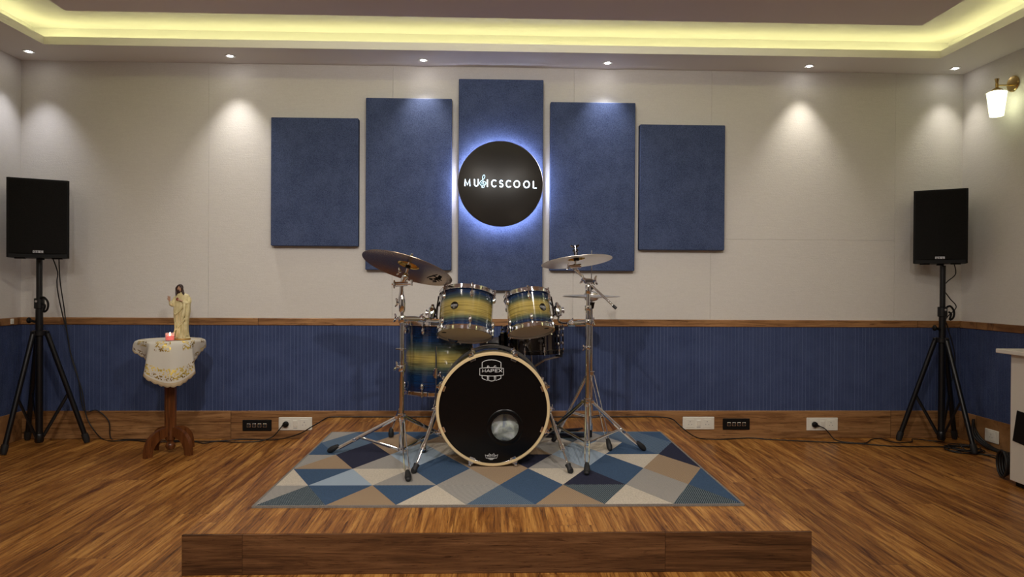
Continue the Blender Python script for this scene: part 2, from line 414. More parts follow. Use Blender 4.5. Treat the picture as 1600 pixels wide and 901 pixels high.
b = MB(); zc = 2.712
b.box(((LX0+LX1)/2, 4.785, zc), (LX1-LX0+0.18, 0.012, 0.012)); b.box((-3.05, (4.80-1.9)/2, zc), (0.012, 6.6, 0.012)); b.box((3.175, (4.80-1.9)/2, zc), (0.012, 6.6, 0.012))
b.build('cove_light_strip', M['cove'], ceil, smooth=0)
M['lip_fill'] = mat('added_lip_glow', (1, 1, 0.8), 0.5, emit=(1.0, 0.99, 0.45), estr=4.5)  # hidden glowing strip on the panel edge, added to brighten the soffit lip
b = MB(); b.box((0.0625, 4.315, 2.80), (5.295, 0.008, 0.010)); b.box((-2.590, (4.31-1.4)/2, 2.80), (0.008, 5.71, 0.010)); b.box((2.715, (4.31-1.4)/2, 2.80), (0.008, 5.71, 0.010))
b.build('added_fill_strip', M['lip_fill'], ceil, smooth=0)
# rail, wainscot, skirting on the three visible walls
def wains(axis, a0, a1, wall, name, m_along, n):
    b = MB(); t = 0.018; pitch = 0.0262; g = 0.0035
    k = int((a1-a0)/pitch)
    for i in range(k+1):
        u0 = a0+i*pitch; u1 = min(u0+pitch, a1); w = g*(0.7+0.6*random.random())
        for j, (p, q, d) in enumerate(((u0, u1-w, t), (u1-w, u1, t-0.002))):
            if q-p <= 0: continue
            b.mi = j
            if axis == 'x': b.box(((p+q)/2, wall-d/2, (Z_BB+Z_RB)/2), (q-p, d, Z_RB-Z_BB))
            elif wall > 0: b.box((wall-d/2, (p+q)/2, (Z_BB+Z_RB)/2), (d, q-p, Z_RB-Z_BB))
            else: b.box((wall+d/2, (p+q)/2, (Z_BB+Z_RB)/2), (d, q-p, Z_RB-Z_BB))
    struct(b, name, [M['wains'], M['wains_groove']])
wains('x', XL+.018, XR-.018, YB, 'trim_1', None, 0); wains('y', 2.0, YB, XL, 'trim_2', None, 0); wains('y', 2.0, YB, XR, 'trim_3', None, 0)
def board(name, x0, x1, y0, y1, z0, z1, m):
    b = MB(); b.box(((x0+x1)/2, (y0+y1)/2, (z0+z1)/2), (x1-x0, y1-y0, z1-z0), bev=0.003); return struct(b, name, m)
board('trim_4', XL, XR, YB-0.026, YB, Z_RB, Z_RT, M['base_x'])
board('trim_5', XL, XL+0.026, YF, YB-0.026, Z_RB, Z_RT, M['base_y']); board('trim_6', XR-0.026, XR, YF, YB-0.026, Z_RB, Z_RT, M['base_y'])
board('baseboard_back', XL, XR, YB-0.022, YB, 0, Z_BB, M['base_x'])
board('baseboard_left', XL, XL+0.022, YF, YB-0.022, 0, Z_BB, M['base_y']); board('baseboard_right', XR-0.022, XR, YF, YB-0.022, 0, Z_BB, M['base_y'])
YBB = YB-0.022

# ------------------------------------------------------------------ stage
SX0, SX1, SY0, SY1 = -1.172, 1.265, 2.683, YBB-0.001
t = thing('stage_platform', 'low wooden stage platform under the patterned rug and drum kit', 'stage', ((SX0+SX1)/2, (SY0+SY1)/2, 0))
b = MB(); b.box(((SX0+SX1)/2, (SY0+0.012+SY1)/2, STG/2+0.001), (SX1-SX0-0.004, SY1-SY0-0.012, STG-0.002)); b.build('top_deck', M['floor'], t, smooth=0)
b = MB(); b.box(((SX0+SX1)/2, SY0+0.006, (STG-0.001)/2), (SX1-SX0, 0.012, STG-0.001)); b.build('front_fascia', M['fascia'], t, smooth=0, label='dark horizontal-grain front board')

# ------------------------------------------------------------------ rug
def rugmat(name, c1, c2=None, scale=None, rot=0, cross=False):
    m = mat('rug_'+name, c1, 0.95, spec=0.1); t = NT(m)
    n = t.noise(t.coord(), 190, 3, 0.7)
    if c2 is None:
        t.color(t.ramp(n, [(0.3, tuple(x*0.78 for x in c1)), (0.7, tuple(min(1, x*1.25) for x in c1))]))
    else:
        w = t.n('ShaderNodeTexWave'); w.inputs['Scale'].default_value = scale; w.inputs['Distortion'].default_value = 1.2
        w.inputs['Detail'].default_value = 2; t.l(t.coord(rot=(0, 0, radians(rot))), w.inputs[0]); f = w.outputs[1]
        if cross:
            w2 = t.n('ShaderNodeTexWave'); w2.inputs['Scale'].default_value = scale*0.9; w2.inputs['Distortion'].default_value = 1.5
            t.l(t.coord(rot=(0, 0, radians(rot+78))), w2.inputs[0]); f = t.math('MULTIPLY', f, w2.outputs[1])
        f = t.math('ADD', t.math('MULTIPLY', f, 0.75), t.math('MULTIPLY', n, 0.25))
        t.color(t.ramp(f, [(0.25 if cross else 0.35, c1), (0.6, c2)]))
    t.bump(n, 0.5, 0.003); return m
RC = {'C': rugmat('cream', (0.50, 0.45, 0.37)), 'B': rugmat('denim', (0.048, 0.085, 0.150)), 'N': rugmat('navy', (0.026, 0.028, 0.050)),
      'L': rugmat('pale_blue', (0.25, 0.33, 0.42), (0.36, 0.43, 0.50), 50, 10), 'T': rugmat('tan', (0.23, 0.155, 0.095), (0.38, 0.285, 0.19), 46, 35),
      'G': rugmat('grey_stripe', (0.19, 0.18, 0.17), (0.40, 0.38, 0.345), 36, 118), 'S': rugmat('silver_stripe', (0.15, 0.15, 0.148), (0.42, 0.40, 0.365), 30, 70),
      'X': rugmat('teal_hatch', (0.020, 0.036, 0.05), (0.24, 0.28, 0.30), 38, 25, True), 'H': rugmat('blue_hatch', (0.05, 0.085, 0.14), (0.20, 0.26, 0.32), 40, 20, True),
      'E': rugmat('edge', (0.20, 0.18, 0.16))}
rk = list(RC)
RX0, RX1, RY0, RY1 = -1.015, 1.114, 2.995, 4.488
rz = STG+0.009
b = MB()
rows = [  # (lower vertices at integers?, colours in order: alternating pieces from the left)
 (0, 'S X B T B C S H B T X C G X B', 0), (1, 'C B L C G B G T B C N B G T B', 1), (0, 'S T N G L B T T N G L B C T N', 0),
 (1, 'B H N T L C G T T G L C B H N', 1), (0, 'G H B T B T N G T C X G H H B', 0)]
p = (RX1-RX0-0.02)/7; q = (RY1-RY0-0.02)/5
def gx(u): return RX0+0.01+min(max(u, 0), 7)*p
def gy(v): return RY0+0.01+v*q
for r_, (k, cols, _) in enumerate(rows):
    cols = cols.split(); y0, y1 = gy(r_), gy(r_+1)
    i = 0
    # even rows: integer points on the near line, half points on the far line
    if r_ % 2 == 0: near = lambda u: u; 
    for i, c in enumerate(cols):
        b.mi = rk.index(c); u = i/2.0
        # piece i is centred on u = i/2 ; 'down' pieces (point near) for even i when row is even
        down = (i % 2 == 0)
        yp, yb = (y0, y1) if (down == (r_ % 2 == 0)) else (y1, y0)
        if r_ % 2 == 1:      # near line has half points: even pieces are 'up' with apex on far line
            yp, yb = (y1, y0) if down else (y0, y1)
        else:
            yp, yb = (y0, y1) if down else (y1, y0)
        b.face([(gx(u-0.5), yb, rz), (gx(u+0.5), yb, rz), (gx(u), yp, rz)] if 0 < i < 14 else
               ([(gx(0), yb, rz), (gx(0.5), yb, rz), (gx(0), yp, rz)] if i == 0 else [(gx(6.5), yb, rz), (gx(7), yb, rz), (gx(7), yp, rz)]))
b.mi = rk.index('E')
for (x0, x1, y0, y1) in ((RX0, RX1, RY0, RY0+0.0102), (RX0, RX1, RY1-0.0102, RY1), (RX0, RX0+0.0102, RY0+0.0102, RY1-0.0102), (RX1-0.0102, RX1, RY0+0.0102, RY1-0.0102)):
    b.box(((x0+x1)/2, (y0+y1)/2, rz-0.004), (x1-x0, y1-y0, 0.009))
b.box(((RX0+RX1)/2, (RY0+RY1)/2, rz-0.0056), (RX1-RX0-.012, RY1-RY0-.012, 0.0058))
rug = tag(b.build('rug', [RC[k] for k in rk], None, smooth=0), 'geometric triangle-pattern rug in blue, cream, tan and grey on the stage', 'rug')
rebase(rug, ((RX0+RX1)/2, (RY0+RY1)/2, STG))
RZ = STG+0.0095        # rug surface

# ------------------------------------------------------------------ ceiling downlights
M['lens'] = mat('lit_lens', (1, 1, 1), 0.4, emit=(1, 0.96, 0.93), estr=40)
M['ringm'] = mat('downlight_trim', (0.65, 0.64, 0.62), 0.4)
def dl_build(loc, label):
    t = thing('downlight', label, 'downlight', loc, group='recessed downlights along the soffit')
    b = MB(local=True); b.lathe([(0.018, 0), (0.036, 0), (0.037, -0.003), (0.034, -0.005), (0.020, -0.004), (0.017, -0.002)], seg=28, wrap=True); b.build('trim_ring', M['ringm'], t)
    b = MB(local=True); b.lathe([(0, -0.001), (0.017, -0.001), (0.016, -0.004), (0.010, -0.007), (0, -0.008)], seg=24, cap=False); b.build('lens', M['lens'], t)
    return t
dl = ['small lit downlight in the soffit at the far left corner of the room', 'small lit downlight above the blank wall left of the blue panels',
      'small lit downlight just left of the tallest blue panel top', 'small lit downlight above the blue panel right of the round sign',
      'small lit downlight above the blank wall right of the blue panels', 'small lit downlight in the soffit corner nearest the wall lamp']
src = dl_build((*DL[0][0], Z_SOF), dl[0])
for i in range(1, 6):
    c = src.copy(); C.objects.link(c); c.location = (*DL[i][0], Z_SOF); c['label'] = dl[i]
    for ch in src.children:
        d = ch.copy(); C.objects.link(d); d.parent = c

# ------------------------------------------------------------------ acoustic panels
PNL = [(-1.561, -0.946, 1.381, 2.291, 'short blue felt wall panel at the far left of the five'),
       (-0.893, -0.282, 1.214, 2.438, 'tall blue felt wall panel between the short left one and the sign panel'),
       (-0.233, 0.373, 1.070, 2.582, 'tallest blue felt wall panel, behind the round black sign'),
       (0.425, 1.038, 1.216, 2.426, 'tall blue felt wall panel behind the right crash cymbal'),
       (1.072, 1.692, 1.370, 2.274, 'short blue felt wall panel at the far right of the five')]
for i, (x0, x1, z0, z1, lb) in enumerate(PNL):
    th = 0.058
    t = thing('acoustic_panel', lb, 'wall panel', ((x0+x1)/2, YB, (z0+z1)/2), group='blue felt acoustic wall panels')
    b = MB(); b.box(((x0+x1)/2, YB-th/2-0.001, (z0+z1)/2), (x1-x0, th, z1-z0), bev=0.004); b.build('panel_board', M['felt'], t, smooth=20)

# ------------------------------------------------------------------ round sign
sc_ = PY(782, 287, 4.897); SR = 0.298
t = thing('round_sign', 'round black sign with glowing white lettering on the tallest blue panel', 'sign', (sc_.x, YB-0.059, sc_.z))
M['signface'] = mat('sign_face', (0.022, 0.020, 0.018), 0.35, spec=0.4)
M['signrim'] = mat('sign_rim', (0.03, 0.03, 0.032), 0.25)
M['signglow'] = mat('lit_letter', (1, 1, 1), 0.5, emit=(0.62, 0.82, 1.0), estr=2.6)
M['clef'] = mat('lit_clef', (1, 1, 1), 0.5, emit=(0.25, 0.60, 0.85), estr=1.0)
M['halo'] = mat('halo_led', (1, 1, 1), 0.5, emit=(0.66, 0.72, 1.0), estr=42)
Xf = frame((sc_.x, 4.897, sc_.z), (0, 1, 0), (1, 0, 0))
b = MB(); b.lathe([(0, 0.0), (SR-0.003, 0.0), (SR, 0.002), (SR, 0.030), (SR-0.004, 0.032), (0, 0.032)], Xf, 96, cap=False); disc = b.build('disc', M['signface'], t)
b = MB(); b.lathe([(SR+0.0005, 0.003), (SR+0.003, 0.003), (SR+0.003, 0.029), (SR+0.0005, 0.029)], Xf, 96, wrap=True); b.build('edge_band', M['blackchrome'], t, label='thin polished edge band')
b = MB(); b.lathe([(SR-0.018, 0.033), (SR-0.006, 0.033), (SR-0.006, 0.039), (SR-0.018, 0.039)], Xf, 96, wrap=True); b.build('halo_light', M['halo'], t, label='blue-white ring of light behind the disc')
b = MB()
for a in range(4): b.cyl(Xf @ Vector((0.2*cos(a*pi/2+.8), 0.2*sin(a*pi/2+.8), 0.03)), Xf @ Vector((0.2*cos(a*pi/2+.8), 0.2*sin(a*pi/2+.8), 0.089)), 0.008)
b.build('spacer', M['steel'], t)
def wx(cx): return PY(710+cx/10.667, 287, 4.895).x-sc_.x     # zoomed letter positions -> metres on the disc
XS = facing((sc_.x, 4.8935, sc_.z))
b = MB(); k = 0.00042
LT = [('M', 165, 268), ('U', 325, 405), ('I', 550, 550), ('C', 612, 700), ('S', 745, 815), ('C', 855, 945), ('O', 985, 1095), ('O', 1148, 1258), ('L', 1308, 1372)]
wmul = {'M': 1, 'U': .8, 'I': 1, 'C': .75, 'S': .65, 'O': 1, 'L': .6}
roll_z = -math.tan(ROLL+0.001)
for ch, a, c in LT:
    xa, xc = wx(a)+0.0037*(ch != 'I'), wx(c)-0.0037*(ch != 'I'); w = (xc-xa)/wmul[ch]; h = 0.046
    zb = -0.0225+(-0.006)*((a-780)/600)
    b = MB(); strokes(b, [[(xa+u*w, zb+v*h) for u, v in ln] for ln in GL[ch]], XS, 0.0037, 0.5)
    b.build('letter', M['signglow'], disc, label='glowing white letter '+ch)
clef = [(-.10, -.42), (-.02, -.52), (.10, -.48), (.13, -.34), (.08, -.05), (.02, .25), (-.02, .5), (.0, .78), (.10, .92), (.17, .80), (.14, .58), (.0, .38), (-.18, .2), (-.26, .0), (-.2, -.2), (0, -.27), (.2, -.2), (.26, 0), (.18, .16), (0, .16), (-.09, .02), (-.02, -.12)]
b = MB(); cp = smooth_path([XS @ Vector((wx(473)+x*0.082, 0.0035+y*0.062, 0)) for x, y in clef], 4)
b.tube(cp, 0.0024, 8, flat=(Vector((0, 1, 0)), 0.5)); b.ball(XS @ Vector((wx(473)-0.004, -0.0235, 0)), 0.0065, (1, .4, 1), 10, 8)
b.build('treble_clef', M['clef'], disc, label='pale blue treble clef letter')

# ================================================================== DRUM KIT
def cymbal(name, label, c, r, normal, m, bell=True, thick=0.0016, bell_m=None, bow=0.020, group=None):
    t = thing(name, label, 'cymbal', X=frame(c, normal), group=group)
    k = r/0.254; prof = []
    bh, br = 0.022*k if k > .8 else 0.02, 0.062*k
    prof_t = [(0.006, 0.0)]
    for i in range(1, 9): a = i/8*pi/2; prof_t.append((0.006+(br-0.006)*sin(a), -bh*(1-cos(a))))
    n = 10
    for i in range(1, n+1): u = i/n; prof_t.append((br+(r-br)*u, -bh-bow*k*u**(1.7 if bow > .015 else 1.1)))
    bot = [(x, z-thick) for x, z in reversed(prof_t)]
    b = MB(local=True); b.lathe(prof_t[8:]+bot[:len(bot)-8], seg=96, wrap=True); b.build('bow', m, t, smooth=50)
    b = MB(local=True); b.lathe(prof_t[:9]+bot[len(bot)-9:], seg=48, wrap=True); b.build('bell', bell_m or m, t, smooth=60)
    return t
def stand_feet(mb, p, d, r=0.015, L=0.055):
    """rubber foot at ground point p, axis d (pointing up the leg)"""
    d = Vector(d).normalized(); p = Vector(p)
    mb.tube([p, p+d*L*0.25, p+d*L*0.8, p+d*L], [r*0.95, r*1.1, r*0.85, r*0.6], 14)
def wing(mb, c, d, s=0.016):
    """wing nut: hub plus two lobes, axis d"""
    c = Vector(c); X = frame(c, d, (0.3, 0.2, 1)); mb.cyl(c, c+Vector(d).normalized()*s*0.9, s*0.35, seg=10)
    for q in (-1, 1): mb.tube([X @ Vector((0, 0, s*.5)), X @ Vector((q*s*.7, 0, s*.8)), X @ Vector((q*s*1.15, 0, s*1.1))], [s*.22, s*.32, s*.2], 8)
def tripod(t, c, hub_z, foot_pts, low_z, brace_f=0.45, double_wire=(), legw=0.011, foot_z=RZ):
    """double-braced tripod: legs from the hub, braces from the lower collar; each leg a part with its foot"""
    c = Vector(c)
    for i, f in enumerate(foot_pts):
        f = Vector((f[0], f[1], foot_z)); hd = Vector((f.x-c.x, f.y-c.y, 0)); hn = hd.normalized()
        top = Vector((c.x, c.y, hub_z))+hn*0.026; d = (top-f).normalized(); end = f+d*0.045
        side = Vector((-hn.y, hn.x, 0))
        b = MB()
        if i in double_wire:
            for s_ in (-1, 1): b.tube([top+side*s_*0.011, f+d*0.10+side*s_*0.011, end+side*s_*0.002], 0.0032, 8)
        else:
            b.tube([top, end], legw, 10, flat=(side, 0.4)); b.box((0, 0, 0), (0.03, 0.016, 0.012), frame(f+d*0.17, d, side))
        leg = b.build('leg', M['chrome'], t)
        b = MB(); stand_feet(b, f+Vector((0, 0, 0.013)), d, 0.0155, 0.06); b.ball(f+Vector((0, 0, 0.0125)), 0.0145, (1, 1, .85), 12, 8); b.build('rubber_foot', M['rubber'], leg)
        m_ = f+d*((top-f).length*brace_f)
        b = MB(); b.tube([Vector((c.x, c.y, low_z))+hn*0.018, m_], 0.0075, 8, flat=(side, 0.4)); b.ball(m_, 0.008); b.build('brace', M['chrome'], t)
def collar(mb, c, z, r, h): mb.lathe([(r*0.9, z-h/2), (r, z-h/2+0.003), (r, z+h/2-0.003), (r*0.9, z+h/2)], Matrix.Translation((c[0], c[1], 0)), 20, wrap=False)

# ---- bass drum
BX, BY, BZ, BR = 0.017, 3.62, 0.462, 0.2985
t = thing('bass_drum', 'large bass drum with black front head lying on its side on the rug', 'drum', (BX, BY+0.24, RZ))
BZ = RZ+BR+0.002
Xb = frame((BX, BY, BZ), (0, 1, 0), (1, 0, 0)) # z axis = into the drum
M['burst_b'] = burst('bass_burst', 0.215, 1)
b = MB(); Xs = Xb
b.lathe([(0.279, 0.03), (0.2795, 0.035), (0.2795, 0.43), (0.279, 0.435), (0.272, 0.435), (0.272, 0.03)], Xb, 80, wrap=True)
sh = b.build('shell', M['burst_b'], t)
sh.data.transform(Matrix.Translation((0, 0, 0)))
for z, nm in ((0.0, 'front_hoop'), (0.425, 'rear_hoop')):
    b = MB(); b.lathe([(0.283, z), (0.2945, z), (BR, z+0.004), (BR, z+0.036), (0.2945, z+0.040), (0.283, z+0.040)], Xb, 96, wrap=True)
    b.build(nm, M['hoopwood'] if z == 0 else M['hoopgrey'], t, label='pale natural wood hoop' if z == 0 else 'dark grey hoop')
hx, hz = PY(789, 667, BY+0.02).x-BX, PY(789, 667, BY+0.02).z-BZ; HR = 0.073
b = MB(); NA = 96; cen = Vector((hx, -hz))
def hp(a, rr, u): # blend between hole ring and head edge
    e = Vector((0.2835*cos(a), 0.2835*sin(a))); h = cen+Vector((HR*cos(a), HR*sin(a))); w = h.lerp(e, u); return w
# Xb maps local x->x, local y -> z cross x ; build in local coordinates
rg = []
for u in (0, .12, .3, .5, .75, 1.0):
    rg.append([Xb @ Vector((*hp(2*pi*i/NA, 0, u), 0.013)) for i in range(NA)])
b.rings(rg, cap0=False, cap1=False)
b.rings([[Xb @ Vector((*hp(2*pi*i/NA, 0, 0), 0.013)) for i in range(NA)], [Xb @ Vector((*hp(2*pi*i/NA, 0, 0), 0.017)) for i in range(NA)]], cap0=False, cap1=False)
head = b.build('front_head', M['head_black'], t, smooth=30, label='glossy black front head with a round port')
b = MB(); Xh = Xb @ Matrix.Translation((cen.x, cen.y, 0)); b.lathe([(HR-0.002, 0.011), (HR+0.003, 0.0095), (HR+0.020, 0.0105), (HR+0.023, 0.0125), (HR-0.002, 0.0126)], Xh, 48, wrap=True)
b.build('port_ring', M['head_black'], head)
b = MB(); b.tube([Xb @ Vector((0.2825*cos(2*pi*i/96), 0.2825*sin(2*pi*i/96), 0.010)) for i in range(96)], 0.0022, 8, closed=True); b.build('head_rim', M['blackchrome'], t)
b = MB(); b.lathe([(0, 0.452), (0.27, 0.452), (0.28, 0.448), (0.27, 0.447), (0, 0.447)], Xb, 64, cap=False); b.build('batter_head', M['head_white'], t)
# lugs, claws and tension rods
for i in range(8):
    a = radians(22.5+45*i); ca, sa = cos(a), sin(a)
    R_ = Xb @ Matrix.Rotation(a, 4, 'Z')
    b = MB(); b.box((0.286, 0, 0.003), (0.030, 0.030, 0.004), R_, 0.0015); b.box((0.303, 0, 0.014), (0.006, 0.026, 0.028), R_, 0.002)
    b.lathe([(0.0, -0.004), (0.0075, -0.003), (0.0085, 0.001), (0.0085, 0.008), (0.004, 0.012)], R_ @ Matrix.Translation((0.312, 0, -0.002)), 14)
    cl = b.build('claw', M['chrome'], t)
    b = MB(); b.cyl(R_ @ Vector((0.312, 0, 0.0)), R_ @ Vector((0.312, 0, 0.125)), 0.0032, seg=8); b.cyl(R_ @ Vector((0.312, 0, 0.335)), R_ @ Vector((0.312, 0, 0.46)), 0.0032, seg=8)
    b.build('tension_rod', M['chrome'], cl)
    b = MB()
    for zz in (0.135, 0.325): b.ball((0.296, 0, zz), 0.016, (1.1, 0.9, 1.7), 12, 8, R_)
    b.cyl(R_ @ Vector((0.292, 0, 0.14)), R_ @ Vector((0.292, 0, 0.32)), 0.006, seg=8); b.build('lug', M['chrome'], t)
# spurs
for s_, top, ft in ((-1, (-0.262, 3.74, 0.435), PZ(645, 740, RZ)), (1, (0.298, 3.74, 0.435), PZ(893, 740, RZ))):
    top = Vector(top); ft = Vector(ft)+Vector((0, 0, .004)); d = (top-ft).normalized()
    b = MB(); b.box(top+Vector((s_*0.008, 0.02, 0.0)), (0.03, 0.06, 0.05), bev=0.006); b.cyl(top+Vector((s_*0.012, -0.02, 0.015)), top+Vector((s_*0.035, -0.02, 0.015)), 0.014)
    wing(b, top+Vector((s_*0.03, -0.02, 0.02)), (s_, -0.3, 0.5), 0.013)
    p0 = top+Vector((s_*0.02, -0.01, 0)); 
    b.tube([p0, ft.lerp(p0, 0.42)], 0.010, 14); b.tube([ft.lerp(p0, 0.45), ft.lerp(p0, 0.36)], 0.0135, 14); wing(b, ft.lerp(p0, 0.40), (-s_, -0.4, .2), 0.012)
    b.tube([ft.lerp(p0, 0.42), ft+d*0.03], 0.0055, 12); sp = b.build('spur', M['chrome'], t)
    b = MB(); b.tube([ft+Vector((0, 0, 0.010)), ft+d*0.014, ft+d*0.035, ft+d*0.05], [0.012, 0.0165, 0.013, 0.016], 14); b.build('rubber_foot', M['rubber'], sp)
# printed logo on the front head
lg = PY(768, 581, BY+0.012); XG = facing((lg.x, BY+0.0122, lg.z)); b = MB(); s_ = 0.127/38*1.0 # metres per photo pixel
def L(pts): return [((x-433)/15.0*s_, -(y-500)/15.0*s_) for x, y in pts]
r1 = 0.0016
strokes(b, [L([(212, 388), (212, 275), (270, 238), (350, 218), (433, 212), (520, 220), (600, 245), (655, 275), (655, 388)]),
            L([(158, 412), (300, 400), (433, 395), (570, 400), (714, 412), (714, 570), (570, 588), (433, 594), (300, 588), (158, 575), (158, 412)]),
            L([(212, 592), (212, 645), (270, 675), (338, 700), (338, 600)]), L([(655, 592), (655, 645), (600, 675), (532, 700), (532, 600)]),
            L([(368, 602), (368, 700), (433, 712), (500, 702), (500, 602)])], XG, r1, 0.25, 6)
strokes(b, [L([(335, 385), (340, 355), (368, 358), (372, 388)]), L([(490, 375), (510, 352), (535, 362)])], XG, r1, 0.25, 6)
word(b, 'MAPEX', XG, 0.0145, 0.0165, -0.0485, 0.0050, 0.0013, 0.25, [0.018, 0.0175, 0.0165, 0.0145, 0.017])
# shift the word to the banner centre
b.build('printed_logo', M['white_print'], head, label='white shield logo with the maker name')
# crown mark near the bottom edge
lg = PY(768, 713, BY+0.012); XG = facing((lg.x, BY+0.0122, lg.z)); b = MB()
def K(pts): return [((x-775)/26.67*s_, -(y-310)/26.67*s_) for x, y in pts]
strokes(b, [K([(545, 370), (510, 225), (560, 262), (650, 262), (685, 180), (720, 228), (780, 245), (830, 228), (868, 178), (910, 255), (985, 258), (1040, 222), (990, 370), (545, 370)]),
            K([(645, 405), (880, 405)]), K([(700, 435), (820, 435)])], XG, 0.0011, 0.25, 6)
word(b, 'REMO', XG, 0.0075, 0.0085, -0.0225, 0.0032, 0.0007, 0.25)
b.build('crown_mark', M['white_print'], head, label='small white crown mark with lettering')
# pillow seen through the port
M['pillow'] = NT(mat('pillow_fabric', (0.42, 0.46, 0.46), 0.9)); _p = M['pillow']; _n = _p.noise(_p.coord((1, 1, 1)), 14, 3, .6, 1.0); _p.color(_p.ramp(_n, [(0.35, (0.22, 0.25, 0.33)), (0.5, (0.50, 0.54, 0.46)), (0.65, (0.66, 0.68, 0.68))])); M['pillow'] = _p.m
b = MB(); N = 28; rg = []
for i in range(N+1):
    u = -1+2*i/N; k = (1-abs(u)**3.2)**0.5 if abs(u) < 1 else 0.0
    rg.append([(BX+u*0.215, BY+0.17+0.10*k*cos(2*pi*q/28)*(1+.10*sin(9*u+2*q)), BZ-0.085+0.125*k*sin(2*pi*q/28)*(1+.08*sin(7*u+q))+0.01*sin(8*u)) for q in range(28)])
b.rings(rg); pw = tag(b.build('pillow', M['pillow'], None, smooth=80), 'pale crumpled pillow inside the bass drum, seen through its port', 'pillow'); rebase(pw, (BX, BY+0.2, BZ-0.18))

# ---- toms, floor tom, snare
def drum(name, label, X, r, h, shell_m, nlug, hoop_m, rot=0, bhead=M['head_white'], lug_short=True, badge=None, tube_lug=False, group=None):
    """drum with its axis along local z, centred on the origin"""
    t = thing(name, label, 'drum', X=X, group=group)
    b = MB(local=True); b.lathe([(r-0.006, -h/2), (r, -h/2), (r, h/2), (r-0.006, h/2)], seg=72, wrap=True); b.build('shell', shell_m, t)
    for s_, nm in ((1, 'top_hoop'), (-1, 'bottom_hoop')):
        z = s_*(h/2)
        pr = [(r+0.004, z-s_*0.010), (r+0.012, z-s_*0.010), (r+0.0125, z-s_*0.007), (r+0.007, z-s_*0.006), (r+0.007, z+s_*0.012), (r+0.010, z+s_*0.014), (r+0.010, z+s_*0.016), (r+0.004, z+s_*0.016)]
        b = MB(local=True); b.lathe(pr, seg=72, wrap=True)
        b.build(nm, hoop_m, t, smooth=50)
    b = MB(local=True); z = h/2+0.004; b.lathe([(0, z), (r-0.002, z), (r+0.003, z-0.006), (r-0.001, z-0.007), (0, z-0.001)], seg=64, cap=False); b.build('batter_head', M['head_white'], t)
    b = MB(local=True); z = -h/2-0.004; b.lathe([(0, z), (r-0.002, z), (r+0.003, z+0.006), (r-0.001, z+0.007), (0, z+0.001)], seg=64, cap=False); b.build('resonant_head', bhead, t, label='tan underside head' if bhead is M['head_tan'] else None)
    for i in range(nlug):
        a = rot+2*pi*i/nlug; R_ = Matrix.Rotation(a, 4, 'Z')
        for s_ in (1, -1):
            zl = s_*(h/2-0.040); b = MB(local=True)
            b.cyl(R_ @ Vector((r+0.0145, 0, zl)), R_ @ Vector((r+0.0145, 0, s_*(h/2+0.018))), 0.0030, seg=8)
            b.cyl(R_ @ Vector((r+0.0145, 0, s_*(h/2-0.011))), R_ @ Vector((r+0.0145, 0, s_*(h/2+0.001))), 0.0085, 0.0075, seg=12)
            b.cyl(R_ @ Vector((r+0.0145, 0, s_*(h/2+0.012))), R_ @ Vector((r+0.0145, 0, s_*(h/2+0.021))), 0.0055, seg=8)
            rod = b; b = MB(local=True)
            if not tube_lug:
                b.ball((r+0.011, 0, zl), 0.0135, (0.95, 0.85, 1.55), 12, 8, R_)
            else: b.ball((r+0.010, 0, s_*(h/2-0.045)), 0.009, (1, 1, 1.2), 10, 8, R_)
            lu = b.build('lug', M['chrome'], t); rod.build('tension_rod', M['chrome'], lu)
        if tube_lug:
            b = MB(local=True); b.cyl(R_ @ Vector((r+0.0145, 0, -h/2+.03)), R_ @ Vector((r+0.0145, 0, h/2-.03)), 0.005, seg=10); b.build('lug_tube', hoop_m, t)
    if badge is not None:
        a = badge[0]; zb = badge[1]
        def bp(x, y, o=0.002): # point on the shell surface
            aa = a+x/r; return Vector(((r+o)*cos(aa), (r+o)*sin(aa), zb+y))
        b = MB(local=True)
        rr_ = 0.024
        rgs = [[bp(rr_*k*cos(2*pi*q/24), rr_*0.95*k*sin(2*pi*q/24), o) for q in range(24)] for k, o in ((1.0, 0.0002), (0.97, 0.0018), (0.5, 0.002), (0.02, 0.002))]
        b.rings(rgs, cap0=False); bd = b.build('badge', M['blackchrome'], t)
        b = MB(local=True)
        word_l = [(c_, x0) for c_, x0 in zip('MAPEX', (-0.0195, -0.0115, -0.0035, 0.0040, 0.0115))]
        for c_, x0 in word_l:
            for ln in GL[c_]:
                b.tube([bp(x0+u*0.006, -0.003+v*0.0065, 0.0026) for u, v in ln], 0.0007, 6)
        for yy in (0.0055, -0.0055): b.tube([bp(-0.019+0.038*k/10, yy, 0.0026) for k in range(11)], 0.0005, 6)
        b.tube([bp(-0.004, -0.0065, .0026), bp(-0.004, -0.016, .0026)], 0.0005, 6); b.tube([bp(0.004, -0.0065, .0026), bp(0.004, -0.016, .0026)], 0.0005, 6)
        b.build('badge_print', M['white_print'], bd)
    return t
M['head_tan'] = mat('tan_drum_head', (0.66, 0.53, 0.38), 0.45)
M['burst_t'] = burst('tom_burst', 0.1145); M['burst_s'] = burst('small_tom_burst', 0.1015); M['burst_f'] = burst('floor_tom_burst', 0.203, 2, 0.12)
cL = PY(728.5, 491, 4.0); axL = Vector((0.045, 0.34, 0.94)).normalized()
XT1 = frame(cL, axL); r1, h1 = 0.1524, 0.229
tomL = drum('rack_tom', 'larger blue-and-gold rack tom on the left above the bass drum', XT1, r1, h1, M['burst_t'], 6, M['chrome'], radians(-79), M['head_tan'], badge=(radians(-114), 0.006), group='rack toms')
for ch in list(tomL.children): pass
cR = PY(826.5, 489.5, 4.05); axR = Vector((-0.105, 0.345, 0.93)).normalized()
XT2 = frame(cR, axR); r2, h2 = 0.127, 0.203
